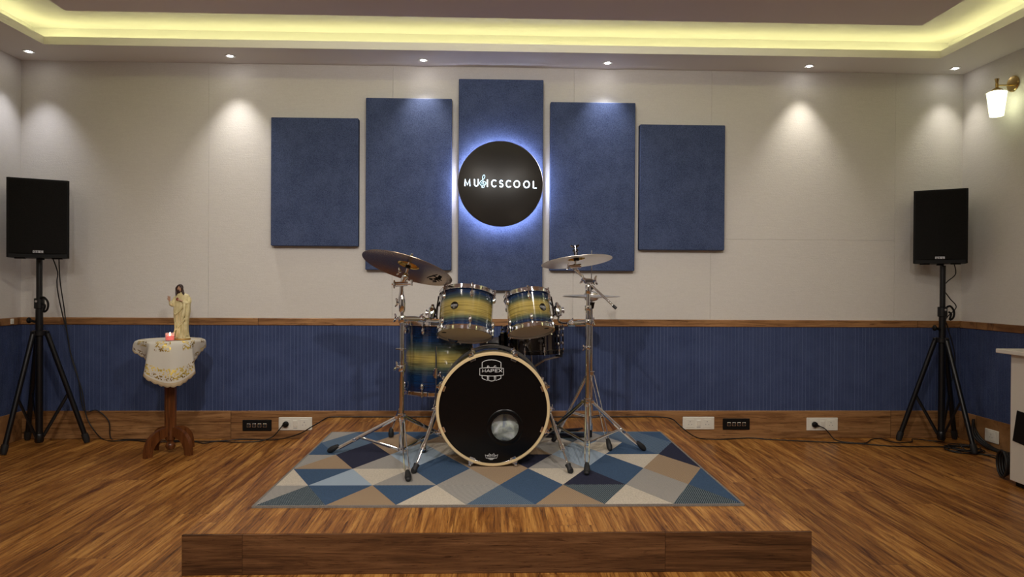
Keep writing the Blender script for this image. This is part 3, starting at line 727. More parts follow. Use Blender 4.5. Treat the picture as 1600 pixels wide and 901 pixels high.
tomR = drum('rack_tom', 'smaller blue-and-gold rack tom on the right above the snare', XT2, r2, h2, M['burst_s'], 6, M['chrome'], radians(-90), M['head_tan'], badge=(radians(-54), -0.002), group='rack toms')
for tm, sx, hh in ((tomL, -0.118, h1), (tomR, 0.088, h2)):
    rh = [c for c in tm.children if c.name.startswith('resonant_head')][0]
    b = MB(local=True); b.lathe([(0, -hh/2-0.0052), (0.014, -hh/2-0.0052), (0.014, -hh/2-0.0042), (0, -hh/2-0.0042)], Matrix.Translation((sx, -0.02, 0)) @ Matrix.Diagonal((1, 0.8, 1, 1)), 20, cap=False)
    b.build('head_mark', M['black'], rh)
def rim_mount(t, X, r, side, h):
    """suspension bracket beside the tom, holding an L-rod clamp"""
    b = MB(local=True)
    a = 0 if side > 0 else pi
    R_ = Matrix.Rotation(a, 4, 'Z')
    b.box((r+0.016, 0, 0.0), (0.012, 0.050, 0.062), R_, 0.004); b.tube([R_ @ Vector((r+.008, -.05, h/2-.03)), R_ @ Vector((r+.018, 0, .03)), R_ @ Vector((r+.008, .05, h/2-.03))], 0.005, 8)
    pl = b.build('mount_plate', M['blackchrome'], t)
    b = MB(local=True)
    b.lathe([(0.013, -0.034), (0.020, -0.030), (0.024, -0.012), (0.026, 0.0), (0.024, 0.014), (0.020, 0.026), (0.013, 0.034)], R_ @ Matrix.Translation((r+0.044, 0, 0)), 20)
    b.cyl(R_ @ Vector((r+0.030, 0, 0)), R_ @ Vector((r+0.074, 0, 0)), 0.012, seg=14); b.ball((r+0.076, 0, 0.0), 0.015, (0.45, 1.1, 1.3), 14, 8, R_)
    b.lathe([(0.007, 0.03), (0.012, 0.036), (0.008, 0.05)], R_ @ Matrix.Translation((r+0.044, 0, 0)), 14)
    b.build('mount_clamp', M['chrome'], t)
    return X @ (R_ @ Vector((r+0.044, 0, -0.03)))
mL = rim_mount(tomL, XT1, r1, -1, h1); mR = rim_mount(tomR, XT2, r2, 1, h2)
# floor tom
FTX, FTY = -0.312, 4.26
XF = frame((FTX, FTY, PY(680, 557, 4.26).z), (0.01, 0.03, 1)); rF, hF = 0.203, 0.405
ft = drum('floor_tom', 'deep blue-and-gold floor tom standing left behind the bass drum', XF, rF, hF, M['burst_f'], 8, M['chrome'], radians(-90-22), M['head_tan'])
topA = PY(682, 543, FTY-0.215)
for i, (fx, fy) in enumerate(((PZ(661, 707, RZ).x, PZ(661, 707, RZ).y), (PZ(611, 683, RZ).x, PZ(611, 683, RZ).y), (-0.10, 4.52))):
    hd = Vector((fx-FTX, fy-FTY, 0)).normalized(); rad_ = rF+0.026
    if i == 0: hd = Vector((topA.x-FTX, topA.y-FTY, 0)).normalized()
    top = Vector((FTX, FTY, 0))+hd*rad_+Vector((0, 0, 0.755 if i == 0 else 0.70)); mid = Vector((top.x, top.y, 0.42)); f = Vector((fx, fy, RZ))
    b = MB(); b.tube([top, Vector((top.x, top.y, 0.52)), mid.lerp(f, 0.12), f+Vector((0, 0, 0.035))], 0.0052, 10); lg_ = b.build('leg', M['chrome'], ft)
    b = MB(); bc = Vector((top.x, top.y, 0.60)); Xc = frame(bc, (0, 0, 1), hd)
    b.box((-0.006, 0, 0), (0.030, 0.034, 0.045), Xc, 0.006); b.lathe([(0.010, -0.03), (0.014, -0.026), (0.014, 0.026), (0.010, 0.03)], Xc, 16)
    side = Vector((-hd.y, hd.x, 0)); wing(b, bc+side*0.012-Vector((0, 0, .005)), side, 0.015); b.build('leg_bracket', M['chrome'], lg_)
    b = MB(); b.tube([f+Vector((0, 0, 0.004)), f+Vector((0, 0, 0.02)), f+Vector((0, 0, 0.05)), f+Vector((0, 0, 0.062))], [0.014, 0.018, 0.014, 0.007], 14); b.build('rubber_foot', M['rubber'], lg_)
# snare
M['snare_shell'] = mat('dark_chrome_shell', (0.16, 0.145, 0.14), 0.10, 1.0)
SN = PY(832, 530, 4.41); XSn = frame(SN, (-0.02, 0.03, 1)); rS, hS = 0.180, 0.14
sn = drum('snare_drum', 'black chrome snare drum behind the smaller rack tom', XSn, rS, hS, M['snare_shell'], 10, M['blackchrome'], radians(-90+18), tube_lug=True, badge=(radians(-76), 0.0))
b = MB(local=True); b.box((-rS-0.012, -0.03, 0.0), (0.03, 0.045, 0.10), None, 0.006); b.cyl((-rS-0.03, -0.03, 0.03), (-rS-0.03, -0.03, -0.03), 0.006); b.build('strainer', M['blackchrome'], sn)
t = thing('snare_stand', 'chrome snare stand with black basket arms under the snare drum', 'stand', (SN.x, SN.y, RZ))
sb = SN+Vector((0, 0, -hS/2-0.018))
for a in (-30, 90, 210):
    a = radians(a); e = sb+Vector((cos(a)*(rS+0.014), sin(a)*(rS+0.014), 0)); b = MB()
    b.tube([Vector((SN.x, SN.y, sb.z-0.09)), sb+Vector((cos(a)*rS*.5, sin(a)*rS*.5, -0.035)), e-Vector((0, 0, 0.008))], 0.006, 10)
    arm = b.build('basket_arm', M['chrome'], t)
    b = MB(); b.tube([e+Vector((-cos(a)*.03, -sin(a)*.03, -0.008)), e+Vector((0.004*cos(a), .004*sin(a), -0.006)), e+Vector((0.010*cos(a), 0.010*sin(a), 0.034))], [0.007, 0.011, 0.010], 12); b.build('rubber_grip', M['rubber'], arm)
b = MB(); b.cyl((SN.x, SN.y, sb.z-0.10), (SN.x, SN.y, 0.24), 0.011); collar(b, SN, 0.42, 0.018, 0.04); b.ball((SN.x, SN.y, sb.z-0.10), 0.022); wing(b, (SN.x-.015, SN.y, .42), (-1, -.3, 0)); b.build('pole', M['chrome'], t)
tripod(t, (SN.x, SN.y), 0.40, [(SN.x+0.22*cos(radians(a)), SN.y+0.22*sin(radians(a))) for a in (30, 150, 270)], 0.25)

# ---- left cymbal stand with tom arm
def pole_stand(t, c, hub, low, segs, feet, dw):
    """segs: (z0, z1, radius)"""
    b = MB()
    for z0, z1, r_ in segs: b.cyl((c[0], c[1], z0), (c[0], c[1], z1), r_, seg=20)
    b.build('pole', M['chrome'], t)
    b = MB(); collar(b, c, low, 0.019, 0.022); b.build('lower_collar', M['chrome'], t); b = MB(); collar(b, c, hub, 0.022, 0.045)
    for i, f in enumerate(feet):
        hn = Vector((f[0]-c[0], f[1]-c[1], 0)).normalized(); b.box((0, 0, 0), (0.024, 0.020, 0.02), frame(Vector((c[0], c[1], hub))+hn*0.026, (0, 0, 1), hn), .003)
    b.build('leg_hub', M['chrome'], t)
    tripod(t, c, hub, feet, low, double_wire=dw)
CL = (-0.486, 3.846)
def zy(py, Y, px=627): return PY(px, py, Y).z
fl = PZ(515, 707, RZ); ff = PZ(638, 752, RZ)
t = thing('cymbal_stand', 'chrome tripod cymbal stand left of the bass drum', 'stand', (CL[0], CL[1], RZ), group='cymbal stands')
zc1, zc2, zc3 = zy(497, 3.846), zy(455, 3.846), zy(444, 3.846)
pole_stand(t, CL, zy(652, 3.846), zy(702, 3.846), [(zy(706, 3.846), zc1, 0.0135), (zc1, zc2, 0.0095)], [(fl.x, fl.y), (ff.x, ff.y), (-0.20, 4.19)], (1,))
b = MB(); collar(b, CL, zc1-0.005, 0.020, 0.040); collar(b, CL, zy(545, 3.846), 0.0165, 0.012); b.box((CL[0]-0.018, CL[1]-.004, zy(545, 3.846)), (0.03, 0.016, 0.006)); b.box((CL[0]+0.012, CL[1]-.004, zy(545, 3.846)), (0.02, 0.016, 0.006))
collar(b, CL, zy(575, 3.846), 0.019, 0.035); wing(b, (CL[0]-0.014, CL[1]-.004, zy(573, 3.846)), (-1, -.2, .3), 0.022)
wing(b, (CL[0]-0.022, CL[1], zc1), (-1, 0, .1), 0.020); b.cyl((CL[0]-.03, CL[1]-.01, zc1), (CL[0]+.02, CL[1]-.01, zc1), .007)
b.lathe([(0.010, 0), (0.017, 0.01), (0.019, 0.05), (0.014, 0.085), (0.010, 0.10)], Matrix.Translation((CL[0], CL[1], zc1+0.03)), 18)
wing(b, (CL[0]-0.014, CL[1], zy(473, 3.846)), (-1, -.2, .1), 0.020); b.build('clamp', M['chrome'], t)
# tilter and post
pc = PY(640, 408, 3.83); q0 = PY(629, 455, 3.846); q1 = PY(628, 443, 3.84); q2 = PY(635, 427, 3.84); nL = Vector((0.25, 0.27, 0.93)).normalized()
b = MB(); b.tube([PY(624, 470, 3.846), PY(627, 458, 3.846), q1], [0.010, 0.012, 0.010], 12); b.cyl(PY(618, 444, 3.83), PY(637, 443, 3.83), 0.013); b.cyl(PY(612, 444, 3.83), PY(644, 444, 3.83), 0.004, seg=8)
b.ball(PY(616, 444, 3.83), 0.016, (0.45, 1, 1.5)); b.tube([PY(643, 446, 3.83), PY(643, 437, 3.83)], [0.006, 0.008], 8)
b.tube([q1, PY(631, 436, 3.835), q2], [0.011, 0.017, 0.015], 14); b.ball(PY(633.5, 432, 3.835), 0.019, (1, 1, 1.2)); wing(b, PY(627, 425, 3.82), (-1, 0, 0.3), 0.018)
b.tube([q2, pc+nL*0.002], 0.0085, 12); b.build('tilter', M['chrome'], t)
b = MB(); b.tube([pc-nL*0.040, pc-nL*0.026], 0.015, 16); b.build('felt_washer', M['rubber'], t)
b = MB(); b.tube([pc-nL*0.01, pc+nL*0.045], 0.004, 10); b.tube([pc+nL*0.003, pc+nL*0.016], 0.014, 14); wing(b, pc+nL*0.02, nL, 0.018); b.build('wing_nut', M['chrome'], t)
cyL = cymbal('crash_cymbal', 'large bronze cymbal tilted on the left stand, dark underside showing', pc, 0.254, nL, M['cymbal'], bell_m=M['bell_gold'], group='crash cymbals')
# black script logo under the bow
XLg = ROOT[cyL]; b = MB(local=True)
def under(x, y):
    r_ = sqrt(x*x+y*y); u = max(0, (r_-0.062)/(0.254-0.062)); return Vector((x, y, -0.022-0.020*u**1.7-0.0022))
scr = [[(0, 1), (.8, 1), (0, 0), (.9, 0.05)], [(1.1, .6), (1.15, 0)], [(1.5, 1), (1.4, 0)], [(2.2, 1), (2.1, .1), (1.8, 0), (1.75, .4), (2.1, .5)], [(2.5, .6), (2.4, -.3), (2.2, -.5)], [(2.8, .6), (2.75, 0)], [(3.1, .5), (3.0, .1), (3.3, 0), (3.4, .5), (3.4, 0)], [(3.7, 0), (3.75, .5), (4.0, .4), (4.0, 0)], [(-.2, -.3), (4.1, -.25)]]
for ln in scr:
    pp = []
    for u, v in ln: # along the chord on the right side of the underside
        aa = radians(52)-u*0.20; rr_ = 0.175+v*0.034; pp.append(under(rr_*cos(aa), rr_*sin(aa)))
    b.tube(smooth_path(pp, 3), 0.0022, 6)
b.build('script_mark', M['black'], cyL.children[0], label='black script mark on the underside')
def tom_arm(t, base, ballp, end, name='tom_arm'):
    base, ballp, end = Vector(base), Vector(ballp), Vector(end)
    b = MB(); mid = base.lerp(ballp, 0.55); b.tube([base, mid, ballp], [0.011, 0.014, 0.010], 14); b.ball(ballp, 0.021, (1.15, 1, .85)); b.box(ballp+Vector((0, 0, -0.006)), (0.05, 0.03, 0.022), bev=.006)
    wing(b, ballp+Vector((0, -.01, .012)), (0, -.3, 1), 0.014)
    e2 = Vector((end.x, end.y, ballp.z-0.004)); e1 = e2.lerp(ballp, 0.15)
    b.tube(smooth_path([ballp, ballp.lerp(e2, 0.7), e1+Vector((0, 0, 0.004)), e2.lerp(end, 0.3), end+Vector((0, 0, .02))], 4), 0.0060, 10); b.build(name, M['chrome'], t)
tom_arm(t, (CL[0]+0.012, CL[1], zc1), PY(659, 498, 3.90), mL)

# ---- right cymbal stand
CR = (0.549, 3.892); f1 = PZ(917, 742, RZ); f2 = PZ(1006, 704, RZ)
t = thing('cymbal_stand', 'chrome boom cymbal stand right of the bass drum', 'stand', (CR[0], CR[1], RZ), group='cymbal stands')
zz = lambda py: PY(917, py, 3.892).z
pole_stand(t, CR, zz(628), zz(691), [(zz(696), zz(479), 0.0135), (zz(479), zz(447), 0.0105)], [(f1.x, f1.y), (f2.x, f2.y), (0.27, 4.14)], (0,))
b = MB(); collar(b, CR, zz(503), 0.020, 0.034); collar(b, CR, zz(481), 0.0185, 0.03); collar(b, CR, zz(543), 0.0175, 0.02); wing(b, (CR[0]+0.016, CR[1], zz(502)), (1, -.2, .1), 0.018); wing(b, (CR[0]-0.016, CR[1]-.01, zz(543)), (-1, -.5, .1), 0.014)
collar(b, CR, zz(452), 0.016, 0.05); b.box((CR[0], CR[1], zz(439)), (0.05, 0.034, 0.03), bev=.006); wing(b, (CR[0]-.02, CR[1]-.01, zz(438)), (-1, -.2, .35), 0.022); wing(b, (CR[0]+.024, CR[1]-.01, zz(438)), (1, -.2, .1), 0.022)
b.build('clamp', M['chrome'], t)
b0, b1 = PY(897, 420, 3.95), PY(962, 481, 3.80)
b = MB(); b.tube([b0, b1], 0.0062, 14); b.build('boom_arm', M['chrome'], t)
d_ = (b1-b0).normalized()
b = MB(); b.tube([b1-d_*0.02, b1+d_*0.003], 0.0085, 12); b.build('end_cap', M['rubber'], t)
pr = PY(900, 399, 3.955); nR = Vector((-0.10, 0.15, 0.98)).normalized()
b = MB(); b.ball(PY(898, 417, 3.95), 0.018); b.cyl(PY(890, 417, 3.94), PY(908, 415, 3.94), 0.012); wing(b, PY(891, 417, 3.93), (-1, -.2, .2), 0.018); b.ball(PY(902, 424, 3.95), 0.013)
b.tube([PY(899, 414, 3.955), pr], 0.007, 12); b.build('tilter', M['chrome'], t)
b = MB(); b.tube([pr-nR*0.030, pr-nR*0.006], 0.016, 16); b.build('felt_washer', M['rubber'], t)
b = MB(); b.tube([pr, pr+nR*0.060], 0.004, 10); b.tube([pr+nR*0.022, pr+nR*0.034], 0.017, 16); b.tube([pr+nR*0.002, pr+nR*0.022], 0.011, 16); wing(b, pr+nR*0.036, nR, 0.022); b.build('wing_nut', M['blackchrome'], t)
cymbal('crash_cymbal', 'pale bronze cymbal mounted almost flat on the right boom stand', pr, 0.203, nR, M['cymbal_light'], bell_m=M['bell_gold'], group='crash cymbals')
tom_arm(t, (CR[0]-0.012, CR[1], zz(503)), PY(893, 505, 3.94), mR)

# ---- hi-hat
HX = (PY(924, 462, 4.28).x, 4.28); zh = lambda py: PY(924, py, 4.28).z
t = thing('hi_hat_stand', 'chrome hi-hat stand with thin pull rod behind the right cymbal stand', 'stand', (HX[0], HX[1], RZ))
b = MB(); b.cyl((*HX, 0.22), (*HX, zh(505)), 0.0135); b.cyl((*HX, zh(505)), (*HX, zh(470)), 0.0095); collar(b, HX, zh(505), 0.019, .03); b.build('pole', M['chrome'], t)
b = MB(); b.cyl((*HX, zh(500)), (*HX, zh(391)), 0.0030, seg=10); b.build('pull_rod', M['chrome'], t)
b = MB(); b.tube([(*HX, zh(482)), (*HX, zh(472))], [0.014, 0.022], 18); b.build('cup_seat', M['rubber'], t)
b = MB(); b.tube([(*HX, zh(452)), (*HX, zh(446))], 0.012, 14); b.cyl((*HX, zh(446)), (*HX, zh(436)), 0.007); wing(b, (HX[0]+.005, HX[1], zh(441)), (1, -.3, 0), .013); b.build('clutch', M['blackchrome'], t)
A = PZ(953, 704, RZ); B_ = PZ(865, 690, RZ)
b = MB(); collar(b, HX, zh(583), 0.024, 0.03); b.build('leg_hub', M['chrome'], t)
tripod(t, HX, zh(585), [(A.x, A.y), (B_.x, B_.y)], 0.30, double_wire=(0,))
b = MB(); ped = Vector((HX[0]-0.03, HX[1]+0.0, RZ)); u = Vector((-0.75, 0.45, 0)).normalized(); X_ = frame(ped+u*0.15+Vector((0, 0, 0.035)), Vector((0, 0, 1))-u*-0.16, u)
b.box((0, 0, 0), (0.24, 0.075, 0.010), X_, 0.004); b.build('footboard', M['stand'], t)
b = MB(); b.box(ped+u*0.13+Vector((0, 0, 0.006)), (0.30, 0.085, 0.010), frame((0, 0, 0), (0, 0, 1)) if False else None, .003); b.cyl((*HX, RZ+0.01), (*HX, 0.24), 0.010); b.build('base_plate', M['stand'], t)
hn = Vector((0.0, 0.02, 1))
hc = Vector((*HX, zh(455)))
for nm, lb, c_, n_ in (('hi_hat_cymbal', 'upper hi-hat cymbal with its raised bell facing up under the clutch', hc, Vector((0.01, -0.01, 1))),
                       ('hi_hat_cymbal', 'lower inverted hi-hat cymbal resting on the black cup seat', Vector((*HX, zh(470.5))), Vector((0.01, 0.012, -1)))):
    cymbal(nm, lb, c_, 0.178, n_, M['cymbal_light'], bow=0.0119, group='hi-hat cymbals')

# ---- throne behind the kit
tx = (0.10, 4.76)
t = thing('drum_throne', 'round black drum stool behind the bass drum', 'stool', (*tx, STG))
M['vinyl'] = mat('black_vinyl', (0.014, 0.013, 0.014), 0.4)
b = MB(); zt = PY(780, 531, 4.6).z
b.lathe([(0.0, zt-0.075), (0.15, zt-0.075), (0.172, zt-0.06), (0.175, zt-0.02), (0.160, zt-0.004), (0.0, zt)], Matrix.Translation((*tx, 0)), 48, cap=False); b.build('seat', M['vinyl'], t)
b = MB(); b.cyl((*tx, 0.24), (*tx, zt-0.074), 0.014); collar(b, tx, 0.44, 0.022, 0.04); b.build('post', M['chrome'], t)
tripod(t, tx, 0.43, [(tx[0]+0.25*cos(radians(a)), tx[1]+0.25*sin(radians(a))) for a in (270, 30, 150)], 0.26, foot_z=STG+.001)

# ================================================================== SPEAKERS
def speaker(label, c, w, h, d, ang, topz_badge):
    """c: centre of the bottom; ang: yaw of the front face"""
    X = Matrix.Translation(c) @ Matrix.Rotation(ang, 4, 'Z')
    t = thing('loudspeaker', label, 'speaker', X=X, group='loudspeakers on stands')
    b = MB(local=True)
    poly = [(-w/2, -d/2+.012), (-w/2+.012, -d/2), (w/2-.012, -d/2), (w/2, -d/2+.012), (w/2-0.01, d*0.15), (w/2-0.075, d/2), (-w/2+0.075, d/2), (-w/2+0.01, d*0.15)]
    b.prism(poly, 0.008, h); 
    for sx in (-1, 1):
        b.box((sx*(w/2-0.07), -d/2+.05, 0.005), (0.06, 0.05, 0.010)); 
    b.build('cabinet', M['black'], t, smooth=25)
    b = MB(local=True); N_ = 12
    def gp(i, z): u = -1+2*i/N_; return (u*(w/2-0.014), -d/2-0.004-0.010*(1-u*u), z)
    b.rings([[gp(i, z) for z in (0.035, h-0.012)] for i in range(N_+1)], closed=False)
    b.rings([[(-(w/2-.014), -d/2-.003, .035), (-(w/2-.014), -d/2-.003, h-.012)], [((w/2-.014), -d/2-.003, .035), ((w/2-.014), -d/2-.003, h-.012)]], closed=False)
    b.rings([[gp(i, .035) for i in range(N_+1)], [((gp(i, .035)[0]), -d/2-.003, .035) for i in range(N_+1)]], closed=False)
    b.rings([[gp(i, h-.012) for i in range(N_+1)], [((gp(i, .035)[0]), -d/2-.003, h-.012) for i in range(N_+1)]], closed=False)
    gr = b.build('grille', M['grille'], t)
    b = MB(local=True); Xq = frame((0, -d/2-0.0145, 0.046), (0, -1, 0), (1, 0, 0)) ; b.box((0, 0.0, -0.001), (0.058, 0.016, 0.003), Xq, .001); bg = b.build('badge', M['grey_badge'], gr)
    b = MB(local=True); word(b, 'QSC', Xq @ Matrix.Translation((0, -0.0045, 0.0012)), 0.009, 0.012, -0.0235, 0.0055, 0.0013, 0.5); b.build('badge_letters', M['black'], bg)
    b = MB(local=True); b.cyl((0, 0, 0.009), (0, 0, -0.004), 0.024); b.build('pole_socket', M['black'], t)
    return t
def mk_grille():
    m = mat('speaker_grille', (0.004, 0.004, 0.004), 0.7, spec=0.15); t = NT(m)
    v = t.n('ShaderNodeTexVoronoi'); v.inputs['Scale'].default_value = 210; t.l(t.coord(), v.inputs['Vector'])
    t.color(t.ramp(v.outputs[0], [(0.2, (0.001, 0.001, 0.001)), (0.5, (0.007, 0.0065, 0.006))])); return m
M['grille'] = mk_grille(); M['grey_badge'] = mat('silver_badge', (0.42, 0.42, 0.44), 0.35, 0.6)
SPL = Vector((PY(63, 404, 4.80).x, 4.80, PY(55, 404, 4.66).z)); SPR = Vector((PY(1469, 413, 4.86).x, 4.86, PY(1466, 413, 4.75).z))
speaker('black loudspeaker on the tripod stand in the left corner', SPL, 0.345, 0.525, 0.30, radians(28), 0)
speaker('black loudspeaker on the tripod stand beside the wall lamp corner', SPR, 0.325, 0.52, 0.30, radians(-34), 0)
def spk_stand(label, c, top, feet, hub_z, low_z, side):
    t = thing('speaker_stand', label, 'stand', (c[0], c[1], 0), group='black speaker stands')
    b = MB(); b.cyl((*c, hub_z-0.05), (*c, top), 0.0185); b.build('upper_pole', M['stand'], t)
    b = MB(); b.cyl((*c, 0.05), (*c, hub_z+0.19), 0.0225); b.lathe([(0.022, 0.03), (0.028, 0.04), (0.028, 0.08), (0.024, 0.09)], Matrix.Translation((*c, 0)), 20); b.build('lower_pole', M['stand'], t)
    b = MB(); collar(b, c, hub_z+0.20, 0.031, 0.07); b.build('collar', M['stand'], t); b = MB(); collar(b, c, hub_z, 0.042, 0.035)
    for f in feet:
        hn = Vector((f[0]-c[0], f[1]-c[1], 0)).normalized(); b.box(Vector((*c, hub_z))+hn*0.04, (0.03, 0.03, 0.03), bev=.004)
    b.build('hub', M['stand'], t)
    b = MB(); b.cyl((c[0]-0.02, c[1]-.005, hub_z+0.075), (c[0]-0.055, c[1]-.01, hub_z+0.085), 0.008); b.ball((c[0]-0.062, c[1]-.01, hub_z+0.086), 0.019, (.7, 1, 1.1)); b.build('knob', M['black'], t)
    b = MB(); k0 = Vector((c[0]+0.02*side, c[1]-.02, hub_z+0.235)); b.tube(smooth_path([k0, k0+Vector((.025*side, 0, .005)), k0+Vector((.05*side, 0, -.03)), k0+Vector((.045*side, 0, -.075)), k0+Vector((.02*side, 0, -.09)), k0+Vector((.03*side, 0, -.05)), k0+Vector((.012*side, 0, -.035))], 4), 0.007, 8)
    b.build('latch', M['black'], t)
    b = MB(); b.cyl((c[0], c[1]-0.03, hub_z+0.215), (c[0], c[1]-0.036, hub_z+0.215), 0.008); b.build('bolt', M['steel'], t)
    for f in feet:
        f = Vector((f[0], f[1], 0.014)); hn = Vector((f.x-c[0], f.y-c[1], 0)).normalized(); tp = Vector((*c, hub_z-0.005))+hn*0.045; d = (tp-f).normalized()
        b = MB(); b.tube([tp, f+d*0.02], 0.0165, 14); lg_ = b.build('leg', M['stand'], t)
        b = MB(); b.tube([f+Vector((0, 0, -.008)), f+d*0.02, f+d*0.055], [0.017, 0.0225, 0.021], 14); b.build('rubber_foot', M['rubber'], lg_)
        side_ = hn.cross(Vector((0, 0, 1))); b = MB()
        b.tube([Vector((*c, 0.065))+hn*0.02, f+d*((tp-f).length*0.46)], 0.0105, 8, flat=(side_, 0.4)); b.build('brace', M['stand'], t)
gp_ = lambda x, y: (PZ(x, y, 0).x, PZ(x, y, 0).y)
lc = (SPL.x, 4.79); rc = (SPR.x, 4.83)
spk_stand('black tripod speaker stand in the left corner, beside the pedestal table', lc, SPL.z-0.005, [gp_(5, 711), (gp_(141, 690)[0], 4.90), (-3.25, 4.985)], PY(63, 520, 4.79).z, 0.06, 1)
spk_stand('black tripod speaker stand in the right corner, cables coiled at its foot', rc, SPR.z-0.005, [(2.955, 4.93), (gp_(1523, 710)[0], gp_(1523, 710)[1]), (3.40, 4.975)], PY(1469, 531, 4.83).z, 0.06, 1)

# ================================================================== PEDESTAL TABLE, CLOTH, STATUE, CANDLE
TC = (PZ(268, 706, 0).x, 4.62); TT = PY(268, 531, 4.62).z
TX, TY = TC
t = thing('pedestal_table', 'small dark wooden pedestal table under the lace cloth', 'table', (TX, TY, 0))
TRD = 0.185
b = MB(); b.lathe([(0, TT-0.022), (TRD-0.01, TT-0.022), (TRD, TT-0.016), (TRD, TT-0.005), (TRD-0.006, TT), (0, TT)], Matrix.Translation((TX, TY, 0)), 48, cap=False); b.build('tabletop', M['darkwood'], t)
b = MB(); b.lathe([(0.036, 0.155), (0.036, TT-0.03), (0.06, TT-0.022)], Matrix.Translation((TX, TY, 0)), 8, a0=pi/8); b.build('column', M['darkwood'], t, smooth=20)
b = MB(); b.lathe([(0.034, 0.165), (0.034, 0.10), (0.028, 0.085), (0.020, 0.08), (0.020, 0.07), (0.029, 0.06), (0.031, 0.045), (0.024, 0.026), (0.010, 0.02), (0, 0.019)], Matrix.Translation((TX, TY, 0)), 20); b.build('finial', M['darkwood'], t, label='turned ball finial')
fa = [atan2(gp_(x, y)[1]-TY, gp_(x, y)[0]-TX) for x, y in ((236, 714), (297, 711), (306, 700))]
for a in (fa[0], fa[1], fa[1]+radians(90), fa[0]-radians(90)):
    X_ = Matrix.Translation((TX, TY, 0)) @ Matrix.Rotation(a, 4, 'Z'); b = MB(); outer = []; inner = []
    for k in range(15):
        q = radians(90*k/14); outer.append((0.02+0.165*sin(q)**0.9, 0.0+0.172*cos(q)**0.75 if k < 14 else 0.0)); inner.append((0.02+0.115*sin(q), 0.112*cos(q)**0.9 if k < 14 else 0.0))
    rg = []
    for (xo, zo), (xi, zi) in zip(outer, inner): rg.append([X_ @ Vector(v) for v in ((xo, -.013, zo), (xo, .013, zo), (xi, .013, zi), (xi, -.013, zi))])
    b.rings(rg); b.build('foot', M['darkwood'], t, smooth=40)
# cloth
def mk_cloth():
    m = mat('lace_cloth', (0.6, 0.56, 0.48), 0.8, spec=0.2); t = NT(m)
    uv = t.n('ShaderNodeUVMap'); s_ = t.sep(uv.outputs[0])
    v = t.n('ShaderNodeTexVoronoi'); v.inputs['Scale'].default_value = 95; t.l(t.coord(), v.inputs['Vector'])
    n = t.noise(t.coord(), 55, 3, 0.6, 0.8)
    blob = t.math('GREATER_THAN', n, 0.455)
    band = t.math('MULTIPLY', t.math('GREATER_THAN', s_[1], 0.76), t.math('LESS_THAN', s_[1], 0.93))
    band2 = t.math('MULTIPLY', t.math('GREATER_THAN', s_[1], 0.30), t.math('LESS_THAN', s_[1], 0.53))
    gate = t.math('GREATER_THAN', t.math('SINE', t.math('MULTIPLY', s_[0], 50.0)), -0.3)
    bands = t.math('MAXIMUM', band, t.math('MULTIPLY', band2, gate))
    pat = t.math('MULTIPLY', t.math('MULTIPLY', blob, t.math('LESS_THAN', v.outputs[0], 0.55)), bands)
    gold = t.ramp(t.noise(t.coord(), 11, 2), [(0.42, (0.20, 0.12, 0.03)), (0.6, (0.80, 0.60, 0.12))])
    t.color(t.mix(pat, t.mix(t.math('GREATER_THAN', s_[1], 0.955), (0.56, 0.53, 0.46), (0.46, 0.37, 0.24)), gold)); t.l(t.math('MULTIPLY', pat, 0.6), t.b.inputs['Metallic'])
    t.l(t.math('SUBTRACT', 0.85, t.math('MULTIPLY', pat, 0.45)), t.b.inputs['Roughness']); return m
M['cloth'] = mk_cloth()
NA, NR = 144, 22; b = MB(); rg = []; uvl = []
def drop(a):   # a: angle from the front (towards the camera); hem depth below the top
    x = math.degrees(abs(((a+pi) % (2*pi))-pi))
    if x < 40: return 0.272-0.075*(x/40)**1.9
    if x < 47: return 0.197-(x-40)/7*0.052
    if x < 90: return 0.145-0.108*((x-47)/43)**0.85
    if x < 130: return 0.037+0.10*(x-90)/40
    return 0.137
R0 = 0.192; CROT = radians(24)
for j in range(NR+1):
    ring_ = []
    for i in range(NA):
        a = 2*pi*i/NA; ang = -pi/2+CROT+a; x = abs(((a+pi) % (2*pi))-pi); D = drop(a)+0.010*abs(sin(a*20))
        if j <= 7: rr_ = max(R0*j/7, 0.0005); z = TT+0.0035; 
        else:
            s = (j-7)/(NR-7); dz = D*s
            xd = math.degrees(x); front = 1/(1+math.exp((xd-43)/1.6)); side = math.exp(-((xd-84)/20)**2)
            fl_ = 0.010*sin(a*8+0.6)*s
            rr_ = R0+0.003+fl_+front*(0.030*s**0.5+0.01*s)+(1-front)*(-0.03*s)+side*0.045*s**0.5
            z = TT+0.0005-dz
            if xd < 46: ang = -pi/2+CROT+(((a+pi) % (2*pi))-pi)*(1-0.12*(1-s))
        ring_.append(Vector((TX+rr_*cos(ang), TY+rr_*sin(ang), z)))
    rg.append(ring_)
b.rings(rg, cap0=True, cap1=False)
cloth = b.build('tablecloth', M['cloth'], None, smooth=80)
me = cloth.data; uvly = me.uv_layers.new(name='UVMap')
for lp in me.loops:
    co = me.vertices[lp.vertex_index].co; a = atan2(co.y-TY, co.x-TX); rr_ = sqrt((co.x-TX)**2+(co.y-TY)**2)
    v_ = 0.4*min(1, rr_/R0) if co.z > TT else 0.4+0.6*(TT-co.z)/max(0.03, drop(a+pi/2-CROT))
    uvly.data[lp.index].uv = (a/(2*pi)+0.5, v_)
sol = cloth.modifiers.new('thickness', 'SOLIDIFY'); sol.thickness = 0.0015; sol.offset = 1
rebase(cloth, (TX, TY, TT)); tag(cloth, 'white lace-edged cloth with gold flowers draped over the pedestal table', 'tablecloth')
